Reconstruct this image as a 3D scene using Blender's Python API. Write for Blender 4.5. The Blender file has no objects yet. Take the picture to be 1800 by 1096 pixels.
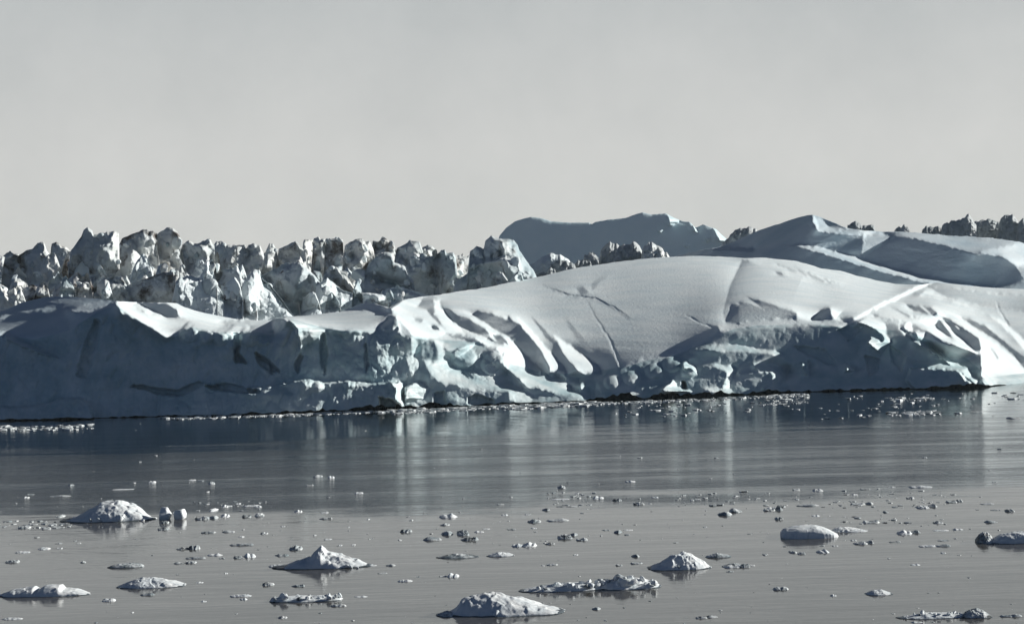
import bpy, math, random
import numpy as np

# ------------------------------------------------------------------ basics
W, H, F = 1800.0, 1096.0, 4060.0
HZ, CAMZ = 470.0, 30.0
PITCH = math.atan((H / 2 - HZ) / F)
CT, ST = math.cos(PITCH), math.sin(PITCH)
ROLL = math.radians(1.5)                                   # the picture was taken a touch off level
CR, SR = math.cos(ROLL), math.sin(ROLL)
SUN_EL, SUN_AZ = math.radians(18.5), math.radians(70.0)      # azimuth from +Y (away from the camera) towards +X
LS = np.array([math.sin(SUN_AZ) * math.cos(SUN_EL), math.cos(SUN_AZ) * math.cos(SUN_EL), math.sin(SUN_EL)])

scene = bpy.context.scene
col = scene.collection


def ray(px, py):
    """world direction through a pixel, scaled so that its Y is 1"""
    xc = (np.asarray(px, float) - W / 2) / F
    yc = -(np.asarray(py, float) - H / 2) / F
    xc, yc = xc * CR + yc * SR, yc * CR - xc * SR
    dy = CT + yc * ST
    dz = -ST + yc * CT
    return xc / dy, dz / dy


def at(px, py, D):
    rx, rz = ray(px, py)
    return rx * D, np.asarray(D, float) + 0 * rx, CAMZ + rz * D


def dsea(px, py, z=0.0):
    rx, rz = ray(px, py)
    return (z - CAMZ) / rz


def py_of(px, D, z):
    """image row of a point at depth D, height z"""
    t = (z - CAMZ) / D
    yl = (t * CT + ST) / (CT - t * ST)
    return H / 2 - (yl + (px - W / 2) / F * SR) / CR * F


# ------------------------------------------------------------------ noise
def _hash(ix, iy, iz, seed):
    h = (ix.astype(np.int64) * 374761393 + iy.astype(np.int64) * 668265263 + iz.astype(np.int64) * 2147483647 + seed * 1274126177) & 0xFFFFFFFF
    h = ((h ^ (h >> 13)) * 1274126177) & 0xFFFFFFFF
    h = ((h ^ (h >> 16)) * 2246822519) & 0xFFFFFFFF
    return ((h ^ (h >> 15)) & 0xFFFFFF) / float(0xFFFFFF)


def vnoise(x, y, z, seed=0):
    x, y, z = np.broadcast_arrays(np.asarray(x, float), np.asarray(y, float), np.asarray(z, float))
    ix, iy, iz = np.floor(x), np.floor(y), np.floor(z)
    fx, fy, fz = x - ix, y - iy, z - iz
    ux = fx ** 3 * (fx * (fx * 6 - 15) + 10)
    uy = fy ** 3 * (fy * (fy * 6 - 15) + 10)
    uz = fz ** 3 * (fz * (fz * 6 - 15) + 10)
    r = 0
    for dx in (0, 1):
        for dy in (0, 1):
            for dz in (0, 1):
                w = (ux if dx else 1 - ux) * (uy if dy else 1 - uy) * (uz if dz else 1 - uz)
                r = r + w * _hash(ix + dx, iy + dy, iz + dz, seed)
    return r * 2 - 1


def fbm(x, y, z=0.0, octv=4, seed=0, gain=0.5, ridged=False):
    s, a, n = 0, 1.0, 0
    for o in range(octv):
        c, sn = math.cos(0.6 + o), math.sin(0.6 + o)
        f = 2.03 ** o
        v = vnoise((x * c - y * sn) * f + 7.1 * o, (x * sn + y * c) * f, z * f + 3.3 * o, seed + o)
        if ridged:
            v = 1 - 2 * np.abs(v)
        s = s + a * v
        n += a
        a *= gain
    return s / n


def facets(x, y, scale, seed=0, slope=1.0, step=0.5):
    """Worley cells, each one a randomly tilted plane: broken ice"""
    x = np.asarray(x, float) / scale
    y = np.asarray(y, float) / scale
    x = x + 0.25 * vnoise(x * 1.7, y * 1.7, 0, seed + 50)
    y = y + 0.25 * vnoise(x * 1.7, y * 1.7, 5, seed + 51)
    ix, iy = np.floor(x), np.floor(y)
    best = np.full(x.shape, 1e9)
    val = np.zeros(x.shape)
    z0 = np.zeros(x.shape)
    for dx in (-1, 0, 1):
        for dy in (-1, 0, 1):
            cx, cy = ix + dx, iy + dy
            px = cx + _hash(cx, cy, z0, seed)
            py = cy + _hash(cx, cy, z0, seed + 1)
            d = (x - px) ** 2 + (y - py) ** 2
            v = slope * ((_hash(cx, cy, z0, seed + 2) * 2 - 1) * (x - px) + (_hash(cx, cy, z0, seed + 3) * 2 - 1) * (y - py)) + step * (_hash(cx, cy, z0, seed + 4) * 2 - 1)
            m = d < best
            best = np.where(m, d, best)
            val = np.where(m, v, val)
    return val * scale


def sstep(a, b, x):
    t = np.clip((x - a) / (b - a), 0, 1)
    return t * t * (3 - 2 * t)


def blur(a, sig):
    """gaussian blur by FFT with edge padding; sig in cells"""
    p = int(sig * 3) + 2
    b = np.pad(a, p, mode='edge')
    ky = np.fft.fftfreq(b.shape[0])[:, None]
    kx = np.fft.rfftfreq(b.shape[1])[None, :]
    g = np.exp(-2 * (math.pi * sig) ** 2 * (kx ** 2 + ky ** 2))
    return np.fft.irfft2(np.fft.rfft2(b) * g, s=b.shape)[p:-p, p:-p]


def curve(pts, smooth=True):
    xs = np.array([p[0] for p in pts], float)
    ys = np.array([p[1] for p in pts], float)
    return lambda x: np.interp(x, xs, ys)


# ------------------------------------------------------------------ mesh helpers
def mesh_obj(name, verts, faces, mat, parent=None, origin=None, smooth=True, normals=None):
    verts = np.asarray(verts, float)
    if origin is None:
        origin = (0, 0, 0)
    v = verts - np.asarray(origin)
    me = bpy.data.meshes.new(name)
    faces = np.asarray(faces, np.int64)
    me.vertices.add(len(v))
    me.vertices.foreach_set('co', v.astype(np.float32).ravel())
    nf, k = faces.shape
    me.loops.add(nf * k)
    me.loops.foreach_set('vertex_index', faces.astype(np.int32).ravel())
    me.polygons.add(nf)
    me.polygons.foreach_set('loop_start', np.arange(0, nf * k, k, dtype=np.int32))
    me.polygons.foreach_set('loop_total', np.full(nf, k, np.int32))
    me.update(calc_edges=True)
    me.validate()
    me.polygons.foreach_set('use_smooth', np.full(len(me.polygons), smooth))
    me.materials.append(mat)
    o = bpy.data.objects.new(name, me)
    col.objects.link(o)
    if parent is not None:
        o.parent = parent
        o.location = np.asarray(origin) - np.asarray(parent.location)
    else:
        o.location = origin
    return o


def grid_faces(nr, nc, mask=None, flip=False):
    i = np.arange(nr * nc).reshape(nr, nc)
    a, b, c, d = i[:-1, :-1], i[:-1, 1:], i[1:, 1:], i[1:, :-1]
    f = np.stack([a, b, c, d] if not flip else [d, c, b, a], -1)
    if mask is not None:
        return f[mask]
    return f.reshape(-1, 4)


def compact(verts, faces):
    u, inv = np.unique(faces, return_inverse=True)
    return verts[u], inv.reshape(faces.shape)


def tag(o, label=None, cat=None, group=None, kind=None):
    if label: o['label'] = label
    if cat: o['category'] = cat
    if group: o['group'] = group
    if kind: o['kind'] = kind
    return o


def empty(name, loc):
    o = bpy.data.objects.new(name, None)
    o.location = loc
    o.empty_display_size = 2
    col.objects.link(o)
    return o


# ------------------------------------------------------------------ materials
def nt(mat):
    mat.use_nodes = True
    t = mat.node_tree
    t.nodes.clear()
    out = t.nodes.new('ShaderNodeOutputMaterial')
    b = t.nodes.new('ShaderNodeBsdfPrincipled')
    t.links.new(b.outputs[0], out.inputs[0])
    return t, b


def noise_node(t, vec, scale, detail=4, rough=0.55):
    n = t.nodes.new('ShaderNodeTexNoise')
    n.inputs['Scale'].default_value = scale
    n.inputs['Detail'].default_value = detail
    n.inputs['Roughness'].default_value = rough
    t.links.new(vec, n.inputs['Vector'])
    return n.outputs['Fac']


def ramp(t, fac, stops):
    r = t.nodes.new('ShaderNodeValToRGB')
    e = r.color_ramp.elements
    while len(e) < len(stops):
        e.new(0.5)
    for k, (p, c) in enumerate(stops):
        e[k].position = p
        e[k].color = (c[0], c[1], c[2], 1) if len(c) == 3 else c
    t.links.new(fac, r.inputs[0])
    return r.outputs[0]


def mix(t, fac, a, b, mode='MIX'):
    m = t.nodes.new('ShaderNodeMix')
    m.data_type = 'RGBA'
    m.blend_type = mode
    if isinstance(fac, (int, float)):
        m.inputs[0].default_value = fac
    else:
        t.links.new(fac, m.inputs[0])
    for s, v in ((6, a), (7, b)):
        if isinstance(v, tuple):
            m.inputs[s].default_value = (v[0], v[1], v[2], 1)
        else:
            t.links.new(v, m.inputs[s])
    return m.outputs[2]


def bump(t, b, hgt, dist, strength=1.0, prev=None):
    n = t.nodes.new('ShaderNodeBump')
    n.inputs['Strength'].default_value = strength
    n.inputs['Distance'].default_value = dist
    t.links.new(hgt, n.inputs['Height'])
    if prev is not None:
        t.links.new(prev, n.inputs['Normal'])
    t.links.new(n.outputs[0], b.inputs['Normal'])
    return n.outputs[0]


def pos(t):
    return t.nodes.new('ShaderNodeNewGeometry').outputs['Position']


def ice_material(name, c0, c1, dirt_shade=None, vein=None, dirt_shade_amount=0.0, scale=0.1, bump_scale=0.6, bump_dist=0.3, rough=0.65, dirt_shade_scale=0.12):
    m = bpy.data.materials.new(name)
    t, b = nt(m)
    p = pos(t)
    c = ramp(t, noise_node(t, p, scale, 5), [(0.35, c0), (0.65, c1)])
    if dirt_shade:
        d = ramp(t, noise_node(t, p, dirt_shade_scale, 7, 0.65), [(0.5 + 0.22 * (1 - dirt_shade_amount), (0, 0, 0)), (0.62 + 0.25 * (1 - dirt_shade_amount), (1, 1, 1))])
        c = mix(t, d, c, dirt_shade)
    if vein:
        d = ramp(t, noise_node(t, p, 0.11, 6, 0.6), [(0.475, (0, 0, 0)), (0.5, (1, 1, 1)), (0.525, (0, 0, 0))])
        c = mix(t, d, c, vein)
    t.links.new(c, b.inputs['Base Color'])
    b.inputs['Roughness'].default_value = rough
    b.inputs['Specular IOR Level'].default_value = 0.25
    n1 = bump(t, b, noise_node(t, p, bump_scale, 6, 0.6), bump_dist)
    return m


M_SNOW = ice_material('snow', (0.70, 0.78, 0.80), (0.82, 0.87, 0.87), scale=0.09, bump_scale=1.3, bump_dist=0.17, rough=0.8)
M_SHADESNOW = ice_material('shade_tinted_snow', (0.50, 0.61, 0.67), (0.68, 0.75, 0.78), scale=0.05, bump_scale=0.9, bump_dist=0.2, rough=0.8)  # snow coloured darker and bluer to carry the shade on turned-away slopes
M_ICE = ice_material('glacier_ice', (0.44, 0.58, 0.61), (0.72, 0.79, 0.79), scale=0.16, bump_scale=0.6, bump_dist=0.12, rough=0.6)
M_WETSHADE = ice_material('wet_shade_ice', (0.012, 0.016, 0.02), (0.03, 0.04, 0.05), scale=0.3, bump_scale=0.8, bump_dist=0.2, rough=0.35)  # wet ice, coloured near black to add the shade under the foot
M_DIRTSHADE = ice_material('dirt_and_shade_ice', (0.52, 0.57, 0.58), (0.85, 0.85, 0.81), dirt_shade=(0.085, 0.068, 0.058), dirt_shade_amount=0.88, scale=0.06, bump_scale=0.6, bump_dist=0.12, rough=0.6, dirt_shade_scale=0.09)  # glacier debris, its dark patches widened to stand in for shade among the blocks
M_BLUEICE = ice_material('shaded_blue_ice', (0.34, 0.43, 0.46), (0.70, 0.74, 0.74), dirt_shade=(0.13, 0.12, 0.115), dirt_shade_amount=0.75, scale=0.09, bump_scale=0.6, bump_dist=0.12, rough=0.6, dirt_shade_scale=0.12)
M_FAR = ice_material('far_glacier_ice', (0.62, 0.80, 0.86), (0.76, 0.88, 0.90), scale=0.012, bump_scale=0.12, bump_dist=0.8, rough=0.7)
M_DARKROCK = ice_material('debris_covered_ice', (0.30, 0.34, 0.35), (0.58, 0.60, 0.60), dirt_shade=(0.10, 0.095, 0.09), dirt_shade_amount=0.6, scale=0.08, bump_scale=0.5, bump_dist=0.3, rough=0.7, dirt_shade_scale=0.07)
M_FLOE = ice_material('floe_snow', (0.74, 0.79, 0.81), (0.88, 0.89, 0.88), dirt_shade=(0.34, 0.34, 0.33), dirt_shade_amount=0.15, scale=0.9, bump_scale=3.0, bump_dist=0.05, rough=0.65, dirt_shade_scale=1.3)
M_FLOEICE = ice_material('floe_wet_ice', (0.05, 0.065, 0.075), (0.16, 0.19, 0.21), scale=1.2, bump_scale=3.0, bump_dist=0.1, rough=0.3)
M_FRAG = ice_material('fragment_ice', (0.22, 0.27, 0.29), (0.86, 0.88, 0.87), dirt_shade=(0.045, 0.05, 0.05), dirt_shade_amount=0.9, scale=0.8, bump_scale=4.0, bump_dist=0.06, rough=0.5, dirt_shade_scale=0.7)  # dark and white patches stand in for shaded fronts and lit tips

# ------------------------------------------------------------------ relief from traced light and shade
class Shade:
    """S(px,py) = wanted n.L on an image grid, traced as polygons; turned into real relief by solve()"""

    def __init__(self, x0, x1, y0, y1, step):
        self.x = np.arange(x0, x1 + step, step)
        self.y = np.arange(y0, y1 + step, step)
        self.step = step
        self.X, self.Y = np.meshgrid(self.x, self.y)
        self.S = np.zeros(self.X.shape)
        self.w = np.zeros(self.X.shape)

    def poly(self, pts, val, wt=1.0):
        pts = np.asarray(pts, float)
        val = min(val, 0.76)
        i0 = max(0, np.searchsorted(self.x, pts[:, 0].min()) - 1)
        i1 = min(len(self.x), np.searchsorted(self.x, pts[:, 0].max()) + 1)
        j0 = max(0, np.searchsorted(self.y, pts[:, 1].min()) - 1)
        j1 = min(len(self.y), np.searchsorted(self.y, pts[:, 1].max()) + 1)
        if i1 <= i0 or j1 <= j0:
            return
        X, Y = self.X[j0:j1, i0:i1], self.Y[j0:j1, i0:i1]
        # a ragged edge keeps traced shapes from looking cut out
        X = X + 1.3 * vnoise(X / 6, Y / 6, 0, 900)
        Y = Y + 1.3 * vnoise(X / 6, Y / 6, 9, 901)
        ins = np.zeros(X.shape, bool)
        n = len(pts)
        for k in range(n):
            xa, ya = pts[k]
            xb, yb = pts[(k + 1) % n]
            if ya == yb:
                continue
            c = ((ya > Y) != (yb > Y)) & (X < (xb - xa) * (Y - ya) / (yb - ya) + xa)
            ins ^= c
        self.S[j0:j1, i0:i1][ins] = val
        self.w[j0:j1, i0:i1][ins] = wt

    def sample(self, A, px, py):
        fx = np.clip((np.asarray(px) - self.x[0]) / self.step, 0, len(self.x) - 1.001)
        fy = np.clip((np.asarray(py) - self.y[0]) / self.step, 0, len(self.y) - 1.001)
        ix, iy = fx.astype(int), fy.astype(int)
        u, v = fx - ix, fy - iy
        return (A[iy, ix] * (1 - u) * (1 - v) + A[iy, ix + 1] * u * (1 - v) + A[iy + 1, ix] * (1 - u) * v + A[iy + 1, ix + 1] * u * v)

    def solve(self, D, leak=45.0, iters=24, cap=0.35, keep=0.35, soft=0.6, eta=0.8):
        """relief (metres along the line of sight) whose facets turn towards or away from the sun as traced"""
        st = self.step
        rx, rz = ray(self.X, self.Y)
        R = np.stack([rx, np.ones_like(rx), rz], -1)
        p = 80
        shp = (D.shape[0] + 2 * p, D.shape[1] + 2 * p)
        ky = 2 * np.pi * np.fft.fftfreq(shp[0], st)[:, None]
        kx = 2 * np.pi * np.fft.rfftfreq(shp[1], st)[None, :]
        den = kx ** 2 + ky ** 2 + (1.0 / leak) ** 2
        scale = np.median(D) / 560.0
        delta = np.zeros(D.shape)
        S = None
        for it in range(iters):
            Dc = D + delta
            P = R * Dc[..., None] + np.array([0, 0, CAMZ])
            Px = np.gradient(P, st, axis=1)
            Py = -np.gradient(P, st, axis=0)
            n = np.cross(Px, Py)
            ln = np.linalg.norm(n, axis=-1) + 1e-9
            nl = n @ LS
            f = nl / ln
            if S is None:
                S = np.where(self.w > 0, self.S, f)
                S = blur(S, soft / st)
                w = np.where(self.w > 0, self.w, keep)
            A1 = np.cross(R, Py)
            A2 = np.cross(Px, R)
            g1 = (A1 @ LS) / ln - nl * np.einsum('ijk,ijk->ij', n, A1) / ln ** 3
            g2 = (A2 @ LS) / ln - nl * np.einsum('ijk,ijk->ij', n, A2) / ln ** 3
            e = S - f
            e = np.where((S < -0.05) & (f < S), 0, e)          # dark enough is dark enough
            k = eta * w * e / (g1 ** 2 + g2 ** 2 + 0.02)
            cp = cap * scale
            gx = np.clip(k * g1, -cp, cp)
            gy = np.clip(k * g2, -cp, cp)
            gx = np.pad(gx + np.gradient(delta, st, axis=1), p)
            gy = np.pad(-gy + np.gradient(delta, st, axis=0), p)    # picture rows run downwards
            dh = (-1j * kx * np.fft.rfft2(gx) - 1j * ky * np.fft.rfft2(gy)) / den
            delta = np.fft.irfft2(dh, s=shp)[p:-p, p:-p]
        return delta


def Z(ox, oy, sc, *pts):
    return [(ox + a / sc, oy + b / sc) for a, b in pts]


# ================================================================== FRONT ICEBERG
WL = curve([(-400, 748), (0, 738), (150, 735.5), (290, 731.5), (450, 728), (500, 727), (600, 722.5), (700, 719), (870, 711.5), (1042, 703.5),
            (1150, 700), (1300, 694), (1398, 689), (1500, 687), (1617, 684), (1738, 679), (1800, 674.5), (2100, 658)])
NOTCH = curve([(-400, 2), (0, 2), (280, 2.5), (420, 3.5), (490, 5.5), (620, 5), (690, 7), (800, 6.5), (870, 5), (940, 1.5), (1010, 1.5), (1045, 5.5), (1150, 8), (1290, 7.5), (1390, 4), (1410, 1.5), (1425, 4), (1520, 3), (1600, 5), (1700, 5.5), (1745, 3), (1800, 2), (2100, 2)])
CLIFF = curve([(-400, 640), (-50, 600), (0, 588), (60, 596), (120, 580), (170, 548), (204, 536), (250, 566), (292, 592), (312, 590), (320, 580), (335, 574), (355, 578), (372, 586),
               (390, 582), (420, 584), (440, 581), (470, 585), (481, 578), (486, 558), (497, 554), (504, 566), (512, 560), (560, 573), (600, 580), (650, 580),
               (668, 578), (680, 556), (690, 553), (699, 570), (704, 586), (722, 588), (740, 592), (780, 596), (840, 600), (900, 640), (960, 655), (1030, 656), (1050, 650),
               (1100, 644), (1140, 632), (1180, 626), (1230, 606), (1260, 590), (1290, 577), (1330, 572), (1420, 568), (1480, 574), (1500, 566), (1550, 578), (1600, 582),
               (1640, 600), (1700, 630), (1740, 662), (1800, 655), (2100, 640)])
TOP = curve([(-400, 596), (-100, 562), (0, 549), (36, 532), (84, 521), (146, 522), (204, 529), (240, 531), (310, 532), (325, 540), (350, 548), (420, 561), (470, 563), (490, 557),
             (540, 554), (600, 547), (625, 537), (640, 532), (660, 533), (684, 541), (692, 536), (705, 528), (720, 525), (740, 521), (770, 518), (800, 513), (850, 506), (900, 495), (945, 487),
             (1000, 473), (1050, 465), (1100, 458), (1150, 453), (1200, 450), (1250, 450), (1300, 453), (1350, 453), (1402, 459), (1446, 472), (1478, 476),
             (1504, 484), (1535, 491), (1574, 499), (1621, 500), (1645, 496), (1690, 501), (1738, 505), (1800, 508), (1900, 515), (2100, 540)])
DEPTH = curve([(-400, 120), (0, 66), (120, 40), (195, 24), (240, 80), (450, 95), (650, 85), (760, 130), (900, 200), (1100, 240), (1300, 250), (1500, 250), (1800, 250), (2100, 240)])
CLD = curve([(-400, 12), (0, 14), (200, 8), (450, 5), (700, 6), (800, 14), (900, 18), (1050, 9), (1250, 13), (1500, 16), (1640, 14), (1740, 12), (1800, 16), (2100, 18)])
PW = curve([(-400, 1.3), (650, 1.25), (760, 1.3), (900, 1.55), (1200, 1.65), (1500, 1.5), (1800, 1.45), (2100, 1.45)])   # how much the top flattens
FOOT = 24.0

sh = Shade(-250, 2050, 430, 752, 1.25)
nX = len(sh.x)
Dbase = np.zeros(sh.X.shape)
def smooth1(fn, sig_left, sig_right, brk=760.0):
    xs = np.arange(-420, 2120, 1.25)
    y = fn(xs)[None, :]
    a = blur(np.repeat(y, 3, 0), sig_left / 1.25)[1]
    b = blur(np.repeat(y, 3, 0), sig_right / 1.25)[1]
    k = sstep(brk - 50, brk + 50, xs)
    r = a * (1 - k) + b * k
    return lambda x: np.interp(x, xs, r)


CLs, TPs, DPs, CDs, PWs = smooth1(CLIFF, 3, 28), smooth1(TOP, 3, 18), smooth1(DEPTH, 14, 60), smooth1(CLD, 40, 40), smooth1(PW, 40, 60)
WLs = smooth1(WL, 20, 20)
for i, xx in enumerate(sh.x):
    no = float(NOTCH(xx))
    w, c, tp = float(WLs(xx)) - no, float(CLs(xx)), float(TPs(xx))
    d0 = float(dsea(xx, w + no))
    ft = max(c + 0.35 * (w - c), w - FOOT)
    cd, dd, pw = float(CDs(xx)), float(DPs(xx)), float(PWs(xx))
    s = np.linspace(0, 1, 60)
    ya = np.array([w + 12, w, ft + 4, ft, c + 3])
    da = np.array([d0 - 0.2, d0, d0 + 0.26 * cd, d0 + 0.36 * cd, d0 + 0.95 * cd])
    yb = c + (tp - c) * s
    db = d0 + cd + (dd - cd) * s ** pw
    ya = np.concatenate([ya, yb])
    da = np.concatenate([da, db])
    ex = np.array([tp - 60.0])
    ya = np.concatenate([ya, ex])
    da = np.concatenate([da, [db[-1] + (db[-1] - db[-2]) / max(0.01, abs(yb[-1] - yb[-2])) * 60]])
    Dbase[:, i] = np.interp(-sh.y, -ya, da)
Dbase = blur(Dbase, 2.0)

z1 = lambda *p: Z(0, 350, 2.74, *p)
z2 = lambda *p: Z(450, 350, 2.74, *p)
z3 = lambda *p: Z(900, 350, 2.74, *p)
z4 = lambda *p: Z(1300, 350, 2.74, *p)
z6 = lambda *p: Z(640, 500, 4.567, *p)
z7 = lambda *p: Z(1200, 550, 5.22, *p)
z8 = lambda *p: Z(1480, 540, 4.98, *p)
DK, MD, GR, LT, WH = -0.2, 0.06, 0.25, 0.45, 0.74
# broad shaded areas first
sh.poly([(-250, 440), (200, 440), (204, 530), (250, 566), (292, 592), (330, 590), (480, 590), (600, 582), (700, 590), (745, 600), (760, 700), (700, 760), (-250, 760)], -0.1, 0.9)
sh.poly([(1045, 655), (1140, 630), (1200, 622), (1262, 590), (1330, 570), (1480, 572), (1500, 560), (1560, 570), (1640, 570), (1690, 570), (1724, 604), (1724, 640), (1735, 690), (1045, 712)], -0.06, 0.9)
# left hill
sh.poly(z1((0, 540), (100, 480), (380, 480), (560, 480), (560, 500), (300, 520), (80, 560), (0, 580)), 0.0)
sh.poly(z1((-20, 575), (20, 552), (80, 536), (200, 526), (290, 516), (250, 530), (80, 546), (20, 572)), LT)
sh.poly(z1((330, 535), (400, 510), (480, 492), (560, 487), (520, 508), (450, 535), (400, 545)), 0.36)
sh.poly(z1((-30, 640), (40, 640), (110, 680), (220, 730), (310, 775), (220, 755), (110, 712), (30, 672)), LT)
sh.poly(z1((90, 642), (180, 632), (290, 618), (190, 645)), GR)
# bowl and plateau
sh.poly(z1((560, 500), (610, 480), (900, 490), (1100, 560), (1330, 560), (1330, 650), (1180, 640), (1000, 645), (880, 655), (800, 668), (740, 625), (660, 585), (580, 545)), WH)
sh.poly(z1((640, 505), (720, 497), (800, 502), (850, 530), (866, 568), (800, 566), (730, 550), (670, 530)), -0.3)
sh.poly(z1((1050, 590), (1200, 582), (1400, 575), (1400, 600), (1200, 606), (1100, 604)), GR)
sh.poly(z2((-30, 580), (60, 575), (190, 560), (400, 530), (560, 530), (640, 545), (660, 560), (600, 610), (580, 635), (400, 620), (330, 622), (180, 600), (60, 630), (-30, 640)), 0.36)
sh.poly(z2((440, 532), (480, 508), (550, 493), (600, 505), (650, 542), (560, 536)), -0.2)
sh.poly(z1((1310, 580), (1370, 560), (1390, 660), (1320, 655)), -0.25)
# left cliff
sh.poly(z2((150, 575), (190, 570), (270, 590), (330, 630), (300, 670), (245, 700), (217, 745), (205, 680), (190, 620)), LT)
sh.poly(z2((225, 640), (260, 620), (265, 690), (240, 700)), MD)
sh.poly(z2((240, 660), (275, 660), (275, 690), (250, 690)), -0.1)
sh.poly(z2((588, 632), (640, 562), (670, 560), (685, 600), (695, 660), (640, 680)), -0.25)
sh.poly(z2((680, 565), (700, 580), (740, 640), (735, 655), (700, 650)), 0.33)
sh.poly(z2((678, 560), (686, 575), (692, 650), (684, 640)), WH)
sh.poly(z1((840, 660), (920, 615), (960, 630), (1040, 640), (1120, 650), (1200, 640), (1230, 660), (1180, 760), (1140, 760), (1120, 700), (960, 700)), -0.35)
sh.poly(z1((1120, 740), (1180, 790), (1130, 780)), -0.5)
sh.poly(z1((1230, 740), (1310, 820), (1370, 830), (1280, 800)), -0.5)
for q in (((610, 905), (700, 900), (760, 915), (700, 912)), ((740, 920), (860, 925), (960, 880), (975, 890), (870, 945), (760, 935)), ((980, 900), (1100, 890), (1140, 905), (1040, 915))):
    sh.poly(z1(*q), -0.7)
# white sweep from the bowl to the water
sh.poly(z2((620, 490), (700, 480), (760, 470), (830, 500), (880, 560), (960, 600), (1010, 650), (930, 650), (900, 665), (760, 670), (740, 640), (700, 590), (660, 545)), WH)
sh.poly(z6((520, 60), (600, 120), (560, 240), (640, 300), (760, 390), (660, 360), (560, 280), (500, 200), (420, 180)), GR)
sh.poly(z6((540, 330), (580, 325), (605, 355), (570, 360)), -0.2)
sh.poly(z6((400, 270), (480, 280), (470, 300), (420, 295)), GR)
sh.poly(z6((560, 120), (600, 120), (620, 190), (700, 270), (770, 340), (790, 390), (700, 390), (640, 340), (570, 240)), WH)
sh.poly(z6((610, 170), (680, 200), (760, 250), (860, 275), (960, 330), (1010, 400), (1000, 430), (900, 400), (800, 350), (720, 300), (650, 220)), -0.2)
sh.poly(z6((740, 210), (860, 230), (980, 320), (1060, 370), (1140, 400), (1040, 395), (940, 330), (840, 270)), LT)
sh.poly(z6((850, 250), (920, 215), (1020, 225), (1100, 260), (1190, 290), (1260, 310), (1370, 450), (1370, 600), (1290, 540), (1200, 440), (1090, 390), (960, 300)), -0.25)
sh.poly(z6((1000, 410), (1100, 405), (1160, 450), (1160, 490), (1060, 470), (990, 440)), -0.2)
sh.poly(z6((640, 400), (760, 400), (880, 420), (980, 470), (1050, 500), (1020, 540), (940, 490), (860, 460), (740, 430)), -0.15)
sh.poly(z6((860, 410), (960, 450), (1060, 480), (1180, 490), (1160, 430), (1220, 470), (1370, 620), (1370, 720), (1290, 800), (1180, 660), (1110, 600), (1080, 520), (960, 470)), 0.7)
sh.poly(z6((640, 450), (900, 480), (830, 530), (800, 600), (700, 560), (640, 500)), 0.3)
sh.poly(z6((810, 480), (900, 475), (850, 520)), WH)
sh.poly(z6((380, 430), (430, 430), (430, 520), (400, 560), (450, 640), (440, 680), (410, 640), (400, 720), (370, 700), (340, 600), (390, 560)), LT)
sh.poly(z6((430, 440), (560, 440), (600, 540), (600, 600), (500, 600), (420, 570)), -0.05)
sh.poly(z6((480, 600), (560, 640), (600, 600), (660, 590), (720, 680), (860, 750), (1000, 780), (1100, 790), (1160, 850), (1060, 830), (860, 820), (760, 830), (640, 800), (600, 780), (540, 720)), 0.6)
sh.poly(z6((860, 670), (1000, 670), (1120, 730), (1200, 820), (1280, 860), (1240, 880), (1120, 840), (1000, 780), (900, 740)), 0.55)
sh.poly(z6((640, 500), (720, 570), (800, 600), (810, 540), (900, 490), (1060, 500), (1100, 580), (1080, 660), (1000, 660), (860, 690), (720, 660), (660, 580)), -0.1)
sh.poly(z6((1060, 640), (1140, 640), (1300, 790), (1290, 830), (1180, 740)), -0.15)
sh.poly(z6((1110, 600), (1160, 600), (1370, 780), (1370, 840), (1300, 820), (1190, 690)), WH)
for q in (((1110, 550), (1150, 545), (1140, 590), (1110, 590)), ((1165, 590), (1195, 595), (1190, 630), (1170, 620)), ((1185, 560), (1210, 560), (1200, 580)), ((1265, 640), (1310, 640), (1300, 665)), ((1320, 700), (1370, 700), (1360, 730))):
    sh.poly(z6(*q), -0.2)
# foot of the left part
sh.poly(z2((200, 858), (300, 862), (390, 880), (330, 912), (250, 905)), LT)
sh.poly(z2((440, 870), (530, 880), (555, 900), (450, 905)), 0.6)
sh.poly(z2((0, 908), (120, 900), (185, 940), (100, 945), (0, 935)), 0.36)
sh.poly(z1((1190, 915), (1370, 900), (1370, 935), (1210, 945)), 0.33)
sh.poly(z6((205, 790), (330, 780), (330, 860), (320, 980), (240, 920), (245, 840)), WH)
sh.poly(z6((330, 820), (440, 770), (530, 840), (490, 910), (380, 930), (330, 980)), 0.45)
sh.poly(z6((520, 850), (700, 800), (850, 840), (850, 950), (500, 980)), -0.25)
sh.poly(z6((840, 850), (1000, 850), (1160, 850), (1160, 950), (840, 950)), -0.1)
sh.poly(z6((1160, 860), (1230, 820), (1370, 900), (1350, 930), (1170, 930)), 0.6)
# dome foot
sh.poly(z3((20, 560), (70, 610), (190, 740), (270, 835), (180, 835), (120, 700), (50, 620)), WH)
sh.poly(z3((-20, 560), (50, 620), (120, 700), (185, 810), (180, 845), (100, 790), (40, 720), (-20, 660)), -0.25)
sh.poly(z3((-40, 690), (20, 720), (90, 790), (180, 850), (260, 840), (360, 900), (390, 960), (200, 930), (60, 890), (-40, 800)), 0.8)
sh.poly(z3((90, 560), (150, 620), (200, 680), (300, 735), (230, 720), (160, 665)), 0.04)
sh.poly(z3((200, 650), (300, 720), (420, 805), (430, 840), (330, 840), (250, 745)), WH)
for q in (((80, 830), (140, 825), (140, 845)), ((210, 840), (250, 830), (260, 870), (220, 865)), ((280, 830), (350, 840), (330, 860)), ((270, 890), (330, 880), (330, 930), (290, 920)), ((0, 850), (60, 890), (80, 930), (0, 890))):
    sh.poly(z3(*q), -0.2)
sh.poly(z3((250, 560), (320, 640), (400, 740), (370, 740), (300, 660)), 0.14)
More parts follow.
